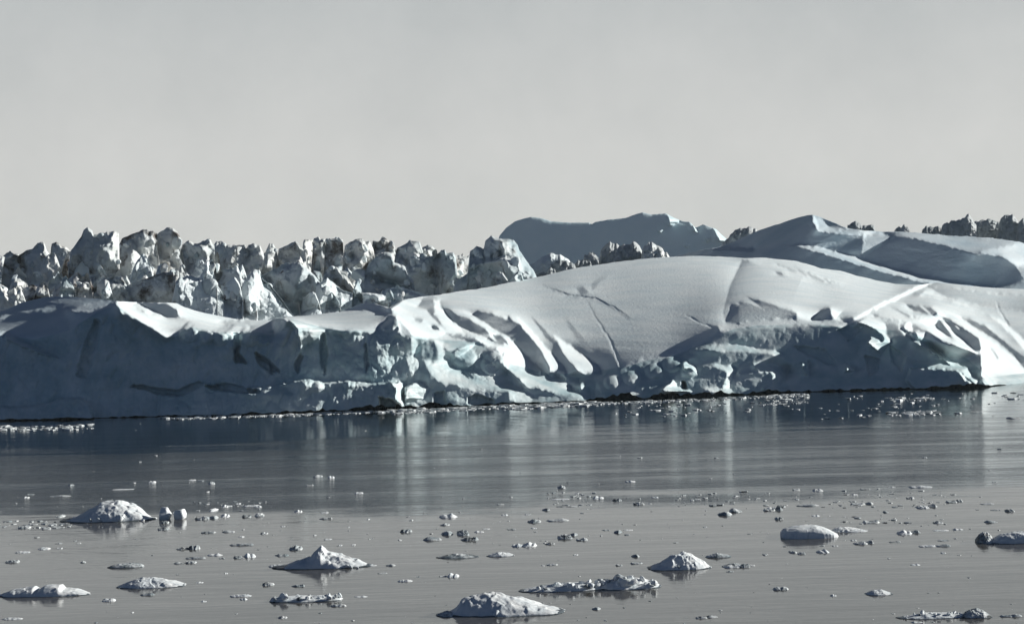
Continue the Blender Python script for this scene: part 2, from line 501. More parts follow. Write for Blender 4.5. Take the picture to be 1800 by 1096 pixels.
sh.poly(z3((350, 470), (400, 560), (480, 680), (530, 800), (510, 800), (460, 690), (390, 570)), 0.17)
sh.poly(z3((130, 410), (270, 455), (400, 470), (480, 510), (570, 570), (560, 575), (470, 520), (390, 480), (260, 465)), 0.05)
sh.poly(z3((310, 430), (340, 420), (370, 450), (330, 460)), 0.05)
sh.poly(z3((380, 410), (420, 380), (460, 370), (420, 400), (390, 440)), 0.16)
sh.poly(z3((830, 550), (900, 590), (960, 610), (940, 615), (870, 580)), 0.14)
sh.poly(z3((500, 830), (640, 790), (780, 770), (860, 720), (940, 690), (760, 740), (620, 770)), 0.6, 0.7)
# dome's right half
# the turned-away flank right of the dome's rib, easing back to the dome's own slope
xl_ = np.interp(sh.Y, [454, 503, 549, 569], [1306, 1283, 1271, 1276])
t_ = (sh.X - xl_) / 120.0
m_ = (t_ > 0) & (t_ < 1) & (sh.Y > 454) & (sh.Y < 570)
sh.S[m_] = (0.0 + 0.40 * np.clip(t_, 0, 1) ** 0.6)[m_]
sh.w[m_] = 0.7
sh.poly(z3((1030, 592), (1060, 500), (1110, 510), (1200, 582), (1100, 600)), -0.2)
sh.poly(z3((1130, 470), (1240, 500), (1370, 545), (1370, 582), (1270, 572)), -0.12)
sh.poly(z4((0, 285), (130, 278), (290, 298), (400, 340), (560, 385), (740, 420), (700, 450), (560, 420), (400, 370), (260, 320), (100, 310)), LT)
sh.poly(z4((170, 310), (300, 340), (400, 380), (480, 405), (400, 395), (260, 350)), 0.1)
sh.poly(z4((170, 350), (200, 350), (220, 365), (180, 362)), -0.2)
sh.poly(z4((0, 490), (100, 520), (180, 575), (60, 590), (0, 580)), -0.12)
sh.poly(z4((345, 582), (390, 538), (430, 522), (452, 565), (440, 582)), -0.3)
sh.poly(z4((440, 528), (495, 540), (460, 578), (448, 560)), 0.75)
sh.poly(z4((480, 575), (540, 565), (560, 582), (500, 585)), -0.15)
sh.poly(z3((990, 605), (1130, 600), (1270, 578), (1370, 582), (1370, 606), (1130, 615), (1000, 632)), LT)
sh.poly(z4((0, 590), (140, 580), (340, 585), (480, 595), (525, 595), (500, 620), (440, 606), (200, 606), (0, 612)), LT)
# diagonal ridge and the streaks right of it
sh.poly(z4((885, 405), (945, 398), (850, 442), (700, 512), (565, 582), (540, 576), (700, 490), (830, 430)), WH)
sh.poly(z4((900, 420), (1050, 428), (1200, 452), (1400, 462), (1400, 545), (1200, 520), (1000, 470)), 0.12)
sh.poly(z4((850, 455), (1000, 485), (1200, 555), (1300, 640), (1370, 720), (1400, 700), (1260, 580), (1050, 490), (900, 440)), 0.7)
sh.poly(z4((800, 508), (920, 518), (960, 545), (890, 548), (820, 530)), -0.15)
sh.poly(z4((640, 550), (800, 580), (950, 612), (800, 596), (650, 565)), -0.05)
sh.poly(z4((720, 520), (840, 560), (930, 585), (800, 560)), 0.05)
sh.poly(z8((270, 10), (420, 60), (600, 110), (840, 170), (820, 185), (600, 140), (380, 90), (240, 50)), LT)
sh.poly(z8((650, 40), (800, 90), (960, 100), (1100, 160), (1220, 260), (1160, 240), (1020, 150), (840, 110)), 0.6)
sh.poly(z8((840, 110), (950, 110), (1080, 190), (1200, 270), (1215, 385), (1060, 350), (900, 290), (800, 250), (830, 180)), -0.3)
sh.poly(z8((1030, 90), (1130, 100), (1270, 170), (1400, 280), (1600, 440), (1600, 490), (1460, 380), (1340, 280), (1200, 200)), 0.0)
sh.poly(z8((700, 290), (800, 290), (960, 340), (1190, 400), (1215, 460), (1200, 550), (1060, 480), (940, 440)), -0.3)
sh.poly(z8((790, 258), (900, 290), (1000, 335), (1200, 390), (1190, 405), (1000, 350), (880, 310)), LT)
sh.poly(z8((1215, 270), (1300, 290), (1420, 370), (1520, 450), (1600, 540), (1700, 620), (1700, 680), (1300, 690), (1220, 640), (1220, 460), (1220, 380)), 0.85)
sh.poly(z8((1290, 340), (1330, 380), (1380, 450), (1350, 440), (1300, 370)), 0.3)
sh.poly(z8((610, 285), (700, 300), (820, 370), (940, 450), (1010, 490), (1100, 530), (1210, 640), (1180, 680), (1080, 590), (980, 520), (880, 460), (740, 370)), 0.8)
sh.poly(z8((540, 140), (600, 130), (625, 215), (580, 220), (540, 175)), 0.6)
sh.poly(z8((640, 205), (730, 210), (720, 270), (660, 285)), 0.55)
sh.poly(z8((130, 130), (220, 90), (330, 110), (385, 150), (390, 230), (435, 300), (400, 350), (350, 420), (290, 370), (220, 310), (260, 255), (350, 300), (370, 270), (290, 190)), 0.6)
sh.poly(z8((240, 260), (330, 280), (310, 320), (250, 320)), 0.2)
sh.poly(z8((0, 440), (40, 480), (125, 550), (90, 565), (40, 550), (40, 510)), 0.7)
sh.poly(z8((520, 450), (700, 470), (800, 455), (960, 490), (1100, 530), (1010, 560), (780, 520), (640, 510)), 0.4)
sh.poly(z8((600, 530), (800, 530), (1000, 545), (1080, 620), (1150, 680), (700, 710), (640, 640)), -0.4)
# ledges over the water, right of the middle
sh.poly(z7((100, 340), (240, 300), (380, 284), (560, 296), (720, 335), (860, 345), (960, 410), (900, 400), (780, 365), (560, 350), (400, 350), (220, 335)), 0.65)
sh.poly(z7((0, 450), (60, 440), (120, 490), (140, 575), (110, 540), (70, 500), (0, 510)), 0.6)
sh.poly(z7((180, 490), (300, 470), (400, 490), (460, 470), (490, 530), (450, 610), (430, 690), (480, 720), (300, 725), (170, 690), (280, 680), (370, 690), (400, 590), (390, 520), (300, 495)), 0.65)
sh.poly(z7((640, 465), (740, 460), (860, 480), (970, 520), (945, 600), (890, 600), (900, 670), (990, 700), (860, 715), (740, 690), (820, 640), (830, 580), (760, 540), (520, 555), (520, 530), (700, 530)), WH)
sh.poly(z7((790, 540), (835, 570), (810, 640), (790, 600)), -0.2)
sh.poly(z7((1090, 460), (1150, 450), (1165, 575), (1130, 565), (1090, 500)), 0.7)
sh.poly(z7((1220, 440), (1280, 475), (1250, 475)), LT)
sh.poly(z3((720, 915), (780, 865), (800, 905), (880, 925), (740, 935)), 0.55)
sh.poly(z3((550, 930), (600, 925), (640, 940), (560, 950)), 0.5)

delta = sh.solve(Dbase, iters=30, cap=0.55)
# roughness: rough at the broken foot and on the cliffs, smooth on the snow
Xw = sh.X / F * 560
Yw = -sh.Y / F * 560
below = sstep(-3, 12, sh.Y - CLIFF(sh.x)[None, :])
footm = sstep(30, 8, WL(sh.x)[None, :] - sh.Y)
rubble = np.zeros(sh.X.shape)
for (ax, ay, rx_, ry_, am) in ((850, 640, 110, 50, 1.0), (800, 690, 120, 22, 0.8), (960, 680, 90, 25, 0.8), (1150, 665, 100, 32, 0.9), (1300, 670, 90, 22, 0.6), (1690, 662, 70, 25, 0.9), (360, 600, 60, 18, 0.4), (90, 715, 110, 18, 0.9), (620, 690, 130, 22, 0.5)):
    rubble = np.maximum(rubble, am * sstep(1.0, 0.45, np.sqrt(((sh.X - ax) / rx_) ** 2 + ((sh.Y - ay) / ry_) ** 2)))
rough = np.clip(0.03 * below + 0.14 * footm + 0.42 * rubble, 0, 1.0)
rn = 1.25 * fbm(Xw / 4.6, Yw / 3.6, 0, 5, 11, ridged=True, gain=0.42) + 0.2 * facets(Xw, Yw, 2.4, 31, 0.8, 0.35)
sn = 0.5 * fbm(Xw / 14 + 0.5 * Yw, Yw / 2.0, 0, 4, 21)
# cracks, ledges and bulges of the shaded walls: real steps in the ice, metres towards (-) or away from (+) the water
gv = Shade(-250, 2050, 430, 752, 1.25)
for q, m_ in (
    ([(280, 692), (330, 682), (360, 674), (420, 682), (470, 678), (505, 672), (540, 667), (575, 672), (610, 669), (650, 674), (704, 671), (712, 760), (280, 760)], -3.2),
    ([(-60, 716), (60, 714), (95, 704), (105, 700), (145, 700), (160, 716), (170, 760), (-60, 760)], -3.0),
    ([(150, 600), (168, 560), (176, 566), (172, 600), (160, 640), (150, 664), (134, 660)], 1.8),
    (z1((610, 903), (700, 896), (770, 914), (860, 918), (960, 876), (980, 888), (870, 948), (760, 938), (700, 914)), 2.2),
    (z1((985, 900), (1100, 886), (1150, 902), (1260, 925), (1200, 935), (1040, 918)), 1.6),
    (z1((1120, 640), (1165, 640), (1150, 740), (1190, 790), (1130, 784), (1128, 700)), 3.5),
    (z1((1225, 735), (1290, 768), (1350, 832), (1300, 826), (1250, 780)), 3.5),
    (z2((0, 755), (60, 790), (90, 845), (20, 800)), 2.5), (z2((180, 800), (215, 740), (225, 760), (200, 840)), 2.0),
    (z2((310, 660), (330, 640), (345, 760), (330, 850), (310, 780)), 1.6), (z2((520, 700), (535, 690), (545, 800), (530, 840)), 1.4),
    (z6((120, 900), (240, 930), (300, 980), (140, 990)), 2.0), (z6((560, 870), (640, 850), (660, 960), (560, 970)), 2.0), (z6((830, 900), (900, 880), (1040, 930), (1040, 970), (840, 960)), 2.5),
    (z7((-10, 620), (30, 630), (40, 690), (0, 700)), 4.0),
    (z7((1000, 300), (1300, 330), (1420, 480), (1330, 470), (1150, 380)), 1.5), (z8((200, 420), (330, 450), (300, 560), (230, 600)), 1.8),
    (z8((600, 540), (800, 530), (1000, 545), (1080, 620), (1150, 700), (640, 720), (560, 640)), -2.6), (z8((520, 100), (560, 160), (640, 290), (560, 240), (500, 180)), 2.2),
    (z8((-40, 200), (60, 160), (180, 180), (60, 300)), 1.3), (z8((420, 330), (560, 420), (520, 560), (440, 480)), 1.6),
    (z3((140, 412), (270, 457), (400, 472), (480, 512), (572, 572), (476, 516), (396, 478), (264, 462)), 1.3), (z3((352, 472), (402, 560), (480, 680), (526, 802), (520, 800), (474, 690), (398, 570)), 0.7),
    (z3((830, 552), (900, 592), (1000, 625), (960, 618), (870, 582)), 1.6), (z4((1230, 480), (1260, 540), (1300, 610), (1290, 610), (1250, 545)), 1.5)):
    gv.w[:] = 0
    keep_ = gv.S.copy()
    gv.poly(q, 0.0)
    gv.S = np.where(gv.w > 0, m_, keep_)
for bx_, by_, br_, bm_ in ((332, 588, 17, 2.2), (361, 592, 15, 1.8), (387, 596, 14, 1.7), (409, 602, 13, 1.4), (438, 596, 15, 1.9), (462, 598, 12, 1.5), (345, 604, 10, 1.0), (489, 572, 13, 1.8), (683, 570, 15, 1.5), (560, 590, 16, 1.0), (620, 592, 18, 1.0),
                            (815, 628, 22, 1.5), (870, 640, 24, 1.6), (1180, 640, 16, 1.5), (1210, 652, 14, 1.4), (1150, 652, 16, 1.6), (1110, 664, 15, 1.4), (1075, 672, 14, 1.3)):
    rr_ = np.sqrt(((sh.X - bx_) / br_) ** 2 + ((sh.Y - by_) / (0.85 * br_)) ** 2)
    gv.S -= bm_ * np.sqrt(np.clip(1 - rr_ ** 2, 0, 1))
step_ = blur(gv.S, 0.8)
wallm = np.clip(sstep(790, 700, sh.X) + 0.22 * sstep(1060, 1120, sh.X) * sstep(1740, 1700, sh.X), 0, 1)
# flanks that stand out of the shaded walls and catch the sun: wedges, flush at their right edge
wedge = np.zeros(sh.X.shape)
for q, sl_ in (
    (z2((150, 575), (190, 570), (270, 590), (330, 630), (300, 670), (245, 700), (217, 745), (205, 680), (190, 620)), 1.3),
    (z6((205, 790), (330, 780), (330, 860), (320, 980), (240, 920), (245, 840)), 1.6),
    (z6((330, 820), (440, 770), (530, 840), (490, 910), (380, 930), (330, 980)), 1.0),
    (z7((0, 450), (60, 440), (120, 490), (140, 575), (110, 540), (70, 500), (0, 510)), 1.3),
    (z7((1090, 460), (1150, 450), (1165, 575), (1130, 565), (1090, 500)), 1.6),
    (z8((130, 130), (220, 90), (330, 110), (385, 150), (390, 230), (435, 300), (400, 350), (350, 420), (290, 370), (220, 310), (260, 255), (350, 300), (370, 270), (290, 190)), 1.2),
    (z8((610, 285), (700, 300), (820, 370), (940, 450), (1010, 490), (980, 520), (880, 460), (740, 370)), 1.1),
    (z8((540, 140), (600, 130), (625, 215), (580, 220), (540, 175)), 1.5), (z8((640, 205), (730, 210), (720, 270), (660, 285)), 1.5),
    (z8((0, 440), (40, 480), (125, 550), (90, 565), (40, 550), (40, 510)), 1.6), (z3((720, 915), (780, 865), (800, 905), (880, 925), (740, 935)), 1.2),
    (z1((20, 640), (60, 650), (140, 690), (220, 730), (310, 775), (220, 755), (110, 712), (30, 672)), 0.7)):
    gw = Shade(-250, 2050, 430, 752, 1.25)
    gw.poly(q, 0.0)
    mk = gw.w > 0
    xr_ = np.where(mk, sh.X, -1e9).max(1)[:, None]
    wedge = np.where(mk, -sl_ * np.minimum(xr_ - sh.X, 40.0) * 540.0 / F, wedge)
step_ = step_ + blur(wedge, 0.6)
flute = step_ + below * wallm * (1.0 * fbm(Xw / 6, Yw / 11, 0, 4, 15) + 0.7 * fbm(Xw / 2.4, Yw / 3.2, 0, 4, 16, ridged=True, gain=0.42))
Dfull = Dbase + delta + flute + rn * rough * 1.15 + sn * (0.25 + 0.9 * sstep(0, 60, CLIFF(sh.x)[None, :] - sh.Y)) * (1 - 0.6 * below)

px = np.arange(-250, 2050, 1.3)
NR = 230
v = np.linspace(0, 1, NR)[:, None]
PX = np.repeat(px[None, :], NR, 0)
wl = (WL(px) - NOTCH(px) * sstep(-0.75, 0.05, fbm(px / 45, 0 * px, 0, 3, 83)) * (1 + 0.45 * vnoise(px / 7, 0, 0, 77) + 0.35 * vnoise(px / 23, 0, 0, 78)))[None, :]
tp = TOP(px)[None, :] + 0.5 * vnoise(px / 11, 0, 0, 79)[None, :]
PY = wl + (tp - wl) * v
DD = sh.sample(Dfull, PX, PY)
vx, vy, vz = at(PX, PY, DD)
FRONT_P = np.stack([vx, vy, vz], -1)
d0 = dsea(px, WL(px))

berg = empty('iceberg', (float(at(950, 708, 505)[0]), 520.0, 0.0))
tag(berg, 'huge smooth-domed snow iceberg with blue shaded cliffs filling the whole width behind the open water', 'iceberg')
# zones of the front surface
fy = 0.25 * (PY[:-1, :-1] + PY[1:, :-1] + PY[:-1, 1:] + PY[1:, 1:])
fx = 0.5 * (PX[:-1, :-1] + PX[:-1, 1:])
cl = CLIFF(fx) + 0.5
ft = WL(fx) - 6.5 - 0.30 * np.minimum(90, WL(fx) - CLIFF(fx)) - 3 * vnoise(fx / 15, 0, 0, 80)
zone = np.where(fy > ft, 0, np.where(fy > cl, 1, np.where(fx < 205, 2, np.where(fx < 745, 3, 4))))
Pv = FRONT_P.reshape(-1, 3)
allf = grid_faces(NR, len(px))
# shared smooth normals so that part borders do not show
du = np.gradient(FRONT_P, axis=1)
dv = np.gradient(FRONT_P, axis=0)
NN = np.cross(du, dv)
NN /= np.linalg.norm(NN, axis=-1, keepdims=True) + 1e-9
NN = NN.reshape(-1, 3)


def part_from(name, zi, mat):
    f = allf[(zone.reshape(-1) == zi)]
    u, inv = np.unique(f, return_inverse=True)
    o = mesh_obj(name, Pv[u], inv.reshape(f.shape), mat, berg)
    try:
        o.data.normals_split_custom_set_from_vertices(NN[u].astype(np.float32).tolist())
    except Exception:
        pass
    return o


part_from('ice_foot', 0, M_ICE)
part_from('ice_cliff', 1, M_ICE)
tag(part_from('snow_slope', 2, M_SHADESNOW))
part_from('snow_plateau', 3, M_SNOW)
part_from('snow_dome', 4, M_SNOW)
# undercut waterline notch: recessed wet band, its shade put into the near-black colour, with a roof under the foot
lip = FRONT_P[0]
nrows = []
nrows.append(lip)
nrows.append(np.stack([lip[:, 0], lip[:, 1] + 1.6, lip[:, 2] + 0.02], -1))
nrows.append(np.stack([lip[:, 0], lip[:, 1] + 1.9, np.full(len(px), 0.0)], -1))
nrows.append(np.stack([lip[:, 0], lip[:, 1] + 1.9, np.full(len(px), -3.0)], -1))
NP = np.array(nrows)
mesh_obj('waterline_notch', NP.reshape(-1, 3), grid_faces(4, len(px), flip=True), M_WETSHADE, berg)
# back of the berg
bk = [FRONT_P[-1]]
tx, ty, tz = FRONT_P[-1].T
for k, (dy_, kz) in enumerate(((12, 0.9), (35, 0.6), (55, 0.25), (65, -0.05))):
    bk.append(np.stack([tx * (1 + dy_ / ty), ty + dy_, tz * kz], -1))
BP = np.array(bk)
mesh_obj('snow_back_slope', BP.reshape(-1, 3), grid_faces(len(bk), len(px)), M_SNOW, berg)

# ================================================================== REAR RIDGE BERG
RTOP = curve([(1120, 470), (1180, 452), (1230, 440), (1262, 434), (1290, 424), (1333, 405), (1373, 392), (1410, 380), (1428, 377), (1440, 380), (1458, 388), (1490, 401),
              (1520, 405), (1555, 407), (1610, 408), (1665, 414), (1731, 417), (1785, 424), (1800, 427), (1860, 440), (2000, 470), (2100, 500)])
sr = Shade(1110, 2110, 360, 600, 1.25)
Dr = np.zeros(sr.X.shape)
RBOT = curve([(1110, 500), (1300, 480), (1450, 500), (1620, 530), (1800, 540), (2110, 570)])
for i, xx in enumerate(sr.x):
    b_, t_ = float(RBOT(xx)), float(RTOP(xx))
    s = np.linspace(0, 1, 40)
    Dr[:, i] = np.interp(-sr.y, -(b_ + (t_ - b_) * np.concatenate([s, [1.5]])), np.concatenate([850 + 48 * s ** 1.2, [940]]) + np.concatenate([s, [1.5]]) * 0.42 * max(0.0, 1430 - xx))
Dr = blur(Dr, 2.0)
sr.poly(z4((-400, 300), (-200, 240), (0, 235), (200, 222), (400, 260), (600, 320), (880, 400), (1000, 430), (700, 470), (400, 380), (0, 300)), -0.3)
sr.poly(z4((-130, 232), (80, 238), (60, 250), (-130, 245)), 0.5)
sr.poly(z4((0, 200), (90, 150), (200, 115), (350, 72), (365, 110), (385, 150), (470, 165), (600, 168), (585, 278), (460, 250), (380, 232), (280, 215), (100, 228), (0, 232)), -0.3)
sr.poly(z4((390, 90), (450, 100), (520, 142), (430, 135)), -0.1)
sr.poly(z4((345, 72), (370, 90), (385, 140), (460, 150), (600, 160), (560, 140), (640, 150), (720, 175), (580, 172), (380, 155), (355, 110)), 0.75)
sr.poly(z4((590, 275), (610, 170), (735, 178)), 0.2)
sr.poly(z4((588, 280), (735, 180), (800, 180), (1000, 225), (1060, 245), (1130, 265), (1160, 280), (1190, 265), (1260, 272), (1330, 325), (1372, 375), (1300, 400), (1220, 415), (1060, 395), (880, 365), (700, 320)), -0.3)
sr.poly(z4((740, 160), (900, 170), (1330, 215), (1320, 235), (1190, 250), (1150, 270), (1060, 240), (900, 195)), 0.35)
sr.poly(z4((1160, 250), (1330, 215), (1450, 240), (1450, 300), (1340, 320), (1260, 268), (1180, 268)), 0.65)
sr.poly(z4((1330, 330), (1450, 320), (1450, 480), (1250, 430), (1370, 390)), 0.28)
sr.poly(z4((250, 218), (380, 235), (560, 288), (700, 330), (880, 372), (1060, 400), (1220, 420), (1220, 445), (980, 420), (880, 395), (700, 352), (560, 312), (400, 258)), 0.7)
dr = sr.solve(Dr, leak=90.0, iters=30, cap=0.6)
Xr = sr.X / F * 900
Yr = -sr.Y / F * 900
Dr2 = Dr + dr + 0.7 * fbm(Xr / 9, Yr / 3, 0, 4, 41)
pxr = np.arange(1125, 2100, 1.5)
nr = 130
vr = np.linspace(0, 1, nr)[:, None]
PXr = np.repeat(pxr[None], nr, 0)
tr = RTOP(pxr)[None] + 0.5 * vnoise(pxr / 10, 0, 0, 3)[None] + 0.8 * np.minimum(0, vnoise(pxr / 5, 0, 0, 4))[None] * (pxr > 1640)[None]
br = RBOT(pxr)[None]
PYr = br + (tr - br) * vr
Dq = sr.sample(Dr2, PXr, PYr)
vx, vy, vz = at(PXr, PYr, Dq)
RP = np.stack([vx, vy, vz], -1)
rows = [np.stack([RP[0, :, 0], RP[0, :, 1] - 12, np.full(len(pxr), -2.0)], -1)] + list(RP)
tx, ty, tz = RP[-1].T
for dy_, kz in ((20, 0.85), (60, 0.5), (100, -0.05)):
    rows.append(np.stack([tx * (1 + dy_ / ty), ty + dy_, tz * kz], -1))
RPP = np.array(rows)
org = (float(RPP[:, :, 0].mean()), 870.0, 0.0)
ridge = mesh_obj('iceberg', RPP.reshape(-1, 3), grid_faces(len(rows), len(pxr)), M_SHADESNOW, None, org)
tag(ridge, 'rear snow ridge with a blue shaded pointed summit behind the right shoulder of the dome', 'iceberg')

# ================================================================== BROKEN ICE BEHIND (each block its own berg)
sj = Shade(-120, 1000, 385, 580, 1.0)
zA = lambda *p: Z(0, 390, 6.446, *p)
zB = lambda *p: Z(220, 390, 6.446, *p)
zC = lambda *p: Z(440, 390, 6.446, *p)
zD = lambda *p: Z(660, 390, 6.446, *p)
D0_, L7, L8 = -0.25, 0.75, 0.85
JP = [
 (zA((180, 390), (380, 300), (430, 230), (500, 230), (520, 330), (440, 370), (560, 420), (520, 500), (600, 560), (600, 640), (480, 680), (330, 640), (260, 500)), D0_),
 (zA((580, 340), (580, 240), (640, 220), (700, 260), (780, 310), (800, 400), (700, 500), (620, 560), (560, 440)), D0_),
 (zA((800, 300), (900, 200), (950, 80), (990, 60), (1050, 120), (1040, 180), (1100, 220), (1200, 260), (1240, 400), (1240, 520), (1000, 600), (920, 560), (860, 420), (790, 380)), D0_),
 (zA((1000, 170), (1080, 140), (1300, 105), (1250, 220), (1130, 220)), -0.5),
 (zA((1340, 260), (1480, 220), (1500, 320), (1480, 500), (1440, 600), (1300, 600), (1100, 610), (1000, 610), (1060, 520), (1320, 430)), D0_),
 (zA((1280, 150), (1370, 130), (1370, 210), (1320, 300), (1310, 410), (1280, 410), (1270, 250)), L8),
 (zA((1140, 240), (1230, 240), (1230, 350), (1150, 310)), 0.45),
 (zA((1500, 180), (1547, 220), (1547, 680), (1440, 690), (1490, 560), (1500, 400), (1540, 330)), L8),
 (zA((0, 400), (100, 470), (230, 520), (350, 720), (240, 780), (180, 700), (150, 600), (90, 640), (60, 520)), L8),
 (zA((0, 590), (90, 690), (50, 760), (0, 680)), L8),
 (zA((50, 720), (160, 650), (200, 690), (160, 820), (60, 800)), D0_),
 (zA((100, 850), (200, 780), (260, 880), (200, 950), (130, 920)), L8),
 (zA((0, 720), (60, 850), (150, 960), (100, 1000), (-100, 1000), (-100, 720)), D0_),
 (zA((380, 650), (440, 690), (560, 810), (500, 850), (420, 720)), L8),
 (zA((240, 800), (400, 740), (480, 850), (300, 850)), 0.3),
 (zA((700, 700), (800, 580), (880, 560), (930, 680), (870, 760), (700, 740)), L7),
 (zA((930, 700), (980, 590), (1020, 700), (960, 740)), L8),
 (zA((1060, 800), (1100, 700), (1220, 630), (1230, 720), (1150, 840)), D0_),
 (zA((1200, 600), (1280, 620), (1240, 750), (1300, 830), (1180, 790)), L7),
 (zA((1300, 640), (1420, 640), (1420, 690), (1300, 690)), D0_),
 (zA((680, 760), (1000, 750), (980, 790), (700, 790)), D0_),
 (zA((850, 430), (880, 460), (820, 450), (740, 480), (720, 540), (710, 480), (780, 430)), 0.4),
 (zB((110, 170), (180, 150), (220, 230), (190, 350), (160, 350), (120, 250)), -0.15),
 (zB((80, 180), (130, 270), (160, 400), (200, 440), (140, 600), (90, 690), (10, 700), (60, 580), (100, 420)), L7),
 (zB((220, 160), (300, 150), (320, 300), (230, 380)), 0.35),
 (zB((290, 110), (350, 120), (370, 330), (340, 420), (310, 300)), L8),
 (zB((355, 130), (480, 65), (570, 80), (610, 140), (600, 240), (510, 380), (420, 370), (370, 290)), -0.3),
 (zB((600, 220), (640, 260), (650, 380), (700, 440), (720, 500), (640, 540), (620, 420), (580, 380)), L7),
 (zB((640, 260), (720, 215), (830, 270), (900, 330), (930, 430), (870, 590), (760, 580), (690, 550), (760, 440), (660, 380)), D0_),
 (zB((850, 270), (960, 250), (970, 360), (930, 380), (880, 310)), L7),
 (zB((810, 230), (960, 185), (975, 240), (850, 240)), D0_),
 (zB((920, 440), (990, 430), (1030, 560), (960, 690), (900, 640), (940, 540)), L7),
 (zB((990, 300), (1040, 270), (1250, 260), (1240, 370), (1180, 440), (1300, 560), (1310, 700), (1280, 940), (1180, 900), (950, 790), (940, 720), (1060, 640), (1000, 460)), D0_),
 (zB((1250, 270), (1330, 290), (1400, 380), (1330, 500), (1290, 520), (1250, 440)), L7),
 (zB((1370, 290), (1430, 300), (1420, 350), (1380, 340)), -0.5),
 (zB((1320, 460), (1500, 350), (1600, 400), (1600, 520), (1440, 600), (1380, 560)), D0_),
 (zB((1320, 760), (1400, 680), (1400, 850), (1440, 920), (1490, 1070), (1420, 1050), (1330, 1020)), D0_),
 (zB((1400, 640), (1470, 540), (1540, 560), (1600, 900), (1470, 900), (1390, 880)), L8),
 (zB((220, 660), (450, 570), (610, 550), (600, 640), (570, 740), (620, 780), (620, 940), (510, 920), (0, 880), (0, 780), (150, 700)), D0_),
 (zB((450, 740), (510, 730), (490, 830)), 0.4),
 (zB((640, 740), (940, 740), (960, 960), (640, 960)), 0.4),
 (zB((600, 600), (760, 620), (900, 640), (930, 800), (850, 780), (760, 740), (620, 760), (580, 700)), L7),
 (zB((620, 950), (900, 920), (1000, 1060), (900, 1150), (640, 1090)), 0.55),
 (zB((960, 820), (1160, 900), (1300, 950), (1330, 1030), (1500, 1090), (1400, 1200), (1000, 1150), (980, 900)), L8),
 (zC((0, 560), (100, 540), (120, 620), (200, 650), (260, 760), (350, 860), (480, 920), (570, 960), (580, 1050), (500, 1150), (0, 1150)), L8),
 (zC((130, 580), (240, 540), (400, 460), (560, 460), (620, 520), (560, 620), (510, 780), (490, 900), (370, 840), (290, 720), (190, 640)), -0.2),
 (zC((560, 600), (640, 600), (650, 700), (580, 780), (580, 860), (510, 900), (500, 820), (540, 680)), 0.45),
 (zC((640, 590), (720, 600), (740, 690), (810, 720), (800, 820), (770, 960), (640, 1000), (570, 960), (600, 860), (590, 780), (690, 700)), -0.2),
 (zC((680, 560), (780, 660), (850, 700), (960, 820), (1080, 830), (1230, 830), (1250, 900), (1150, 960), (900, 1100), (780, 1100), (780, 920), (830, 820), (800, 710)), L8),
 (zC((910, 900), (980, 850), (1030, 860), (1020, 980), (970, 980)), D0_),
 (zC((330, 300), (500, 230), (560, 270), (640, 360), (650, 430), (560, 430), (480, 390), (360, 380)), -0.2),
 (zC((700, 440), (740, 350), (790, 340), (830, 440), (850, 570), (790, 540), (740, 480)), -0.2),
 (zC((870, 200), (960, 190), (980, 270), (1040, 300), (1030, 400), (980, 520), (920, 440), (850, 430), (860, 300)), D0_),
 (zC((1090, 240), (1200, 190), (1260, 240), (1280, 360), (1230, 420), (1140, 380), (1130, 300)), D0_),
 (zC((1290, 560), (1320, 480), (1440, 370), (1560, 335), (1600, 400), (1650, 640), (1440, 610), (1300, 600)), D0_),
 (zC((940, 650), (1060, 620), (1140, 720), (1120, 800), (1050, 780), (980, 700)), -0.1),
 (zC((590, 250), (690, 220), (730, 320), (700, 440), (640, 440), (650, 340)), L7),
 (zC((800, 220), (860, 240), (840, 420), (820, 400)), L8),
 (zC((1030, 500), (1090, 450), (1090, 560), (1030, 600)), L8),
 (zC((1250, 440), (1300, 320), (1450, 300), (1430, 370), (1320, 470), (1260, 540)), L7),
 (zC((1150, 560), (1290, 600), (1440, 640), (1600, 720), (1600, 900), (1400, 800), (1250, 820), (1180, 700)), L7),
 (zC((1220, 840), (1380, 800), (1450, 840), (1440, 880), (1290, 890)), D0_),
 (zD((0, 400), (100, 340), (180, 370), (210, 460), (340, 500), (360, 600), (430, 640), (400, 720), (300, 720), (100, 660), (0, 600)), D0_),
 (zD((240, 300), (400, 250), (430, 330), (420, 400), (510, 420), (500, 480), (400, 480), (250, 370)), D0_),
 (zD((440, 220), (520, 300), (500, 370), (450, 310)), L7),
 (zD((0, 640), (120, 680), (300, 740), (420, 800), (400, 880), (150, 900), (0, 800)), 0.6),
 (zD((530, 440), (690, 420), (692, 780), (640, 820), (520, 790), (430, 780), (360, 540), (500, 560)), 0.62),
 (zD((530, 600), (580, 570), (600, 620), (560, 680)), 0.1),
 (zD((692, 430), (760, 390), (900, 430), (920, 600), (860, 640), (850, 800), (694, 800)), -0.2),
 (zD((910, 380), (1060, 400), (1160, 480), (1120, 560), (1000, 610), (920, 560)), 0.5),
 (zD((860, 650), (1060, 600), (1140, 530), (1250, 450), (1480, 420), (1500, 520), (1547, 560), (1600, 700), (1200, 760), (870, 810)), D0_),
 (zD((1070, 340), (1150, 280), (1240, 310), (1250, 200), (1330, 170), (1460, 220), (1500, 330), (1480, 400), (1370, 300), (1280, 400), (1150, 430)), D0_),
 (zD((1330, 320), (1460, 440), (1370, 390)), 0.4),
 (zD((1480, 190), (1547, 190), (1547, 520), (1500, 520), (1500, 350)), L8),
 (z2((1180, 190), (1215, 230), (1260, 260), (1300, 280), (1340, 350), (1240, 352), (1210, 310)), L8),
 (zD((670, 380), (780, 310), (790, 360), (890, 350), (900, 410), (800, 390), (700, 400)), -0.4),
]
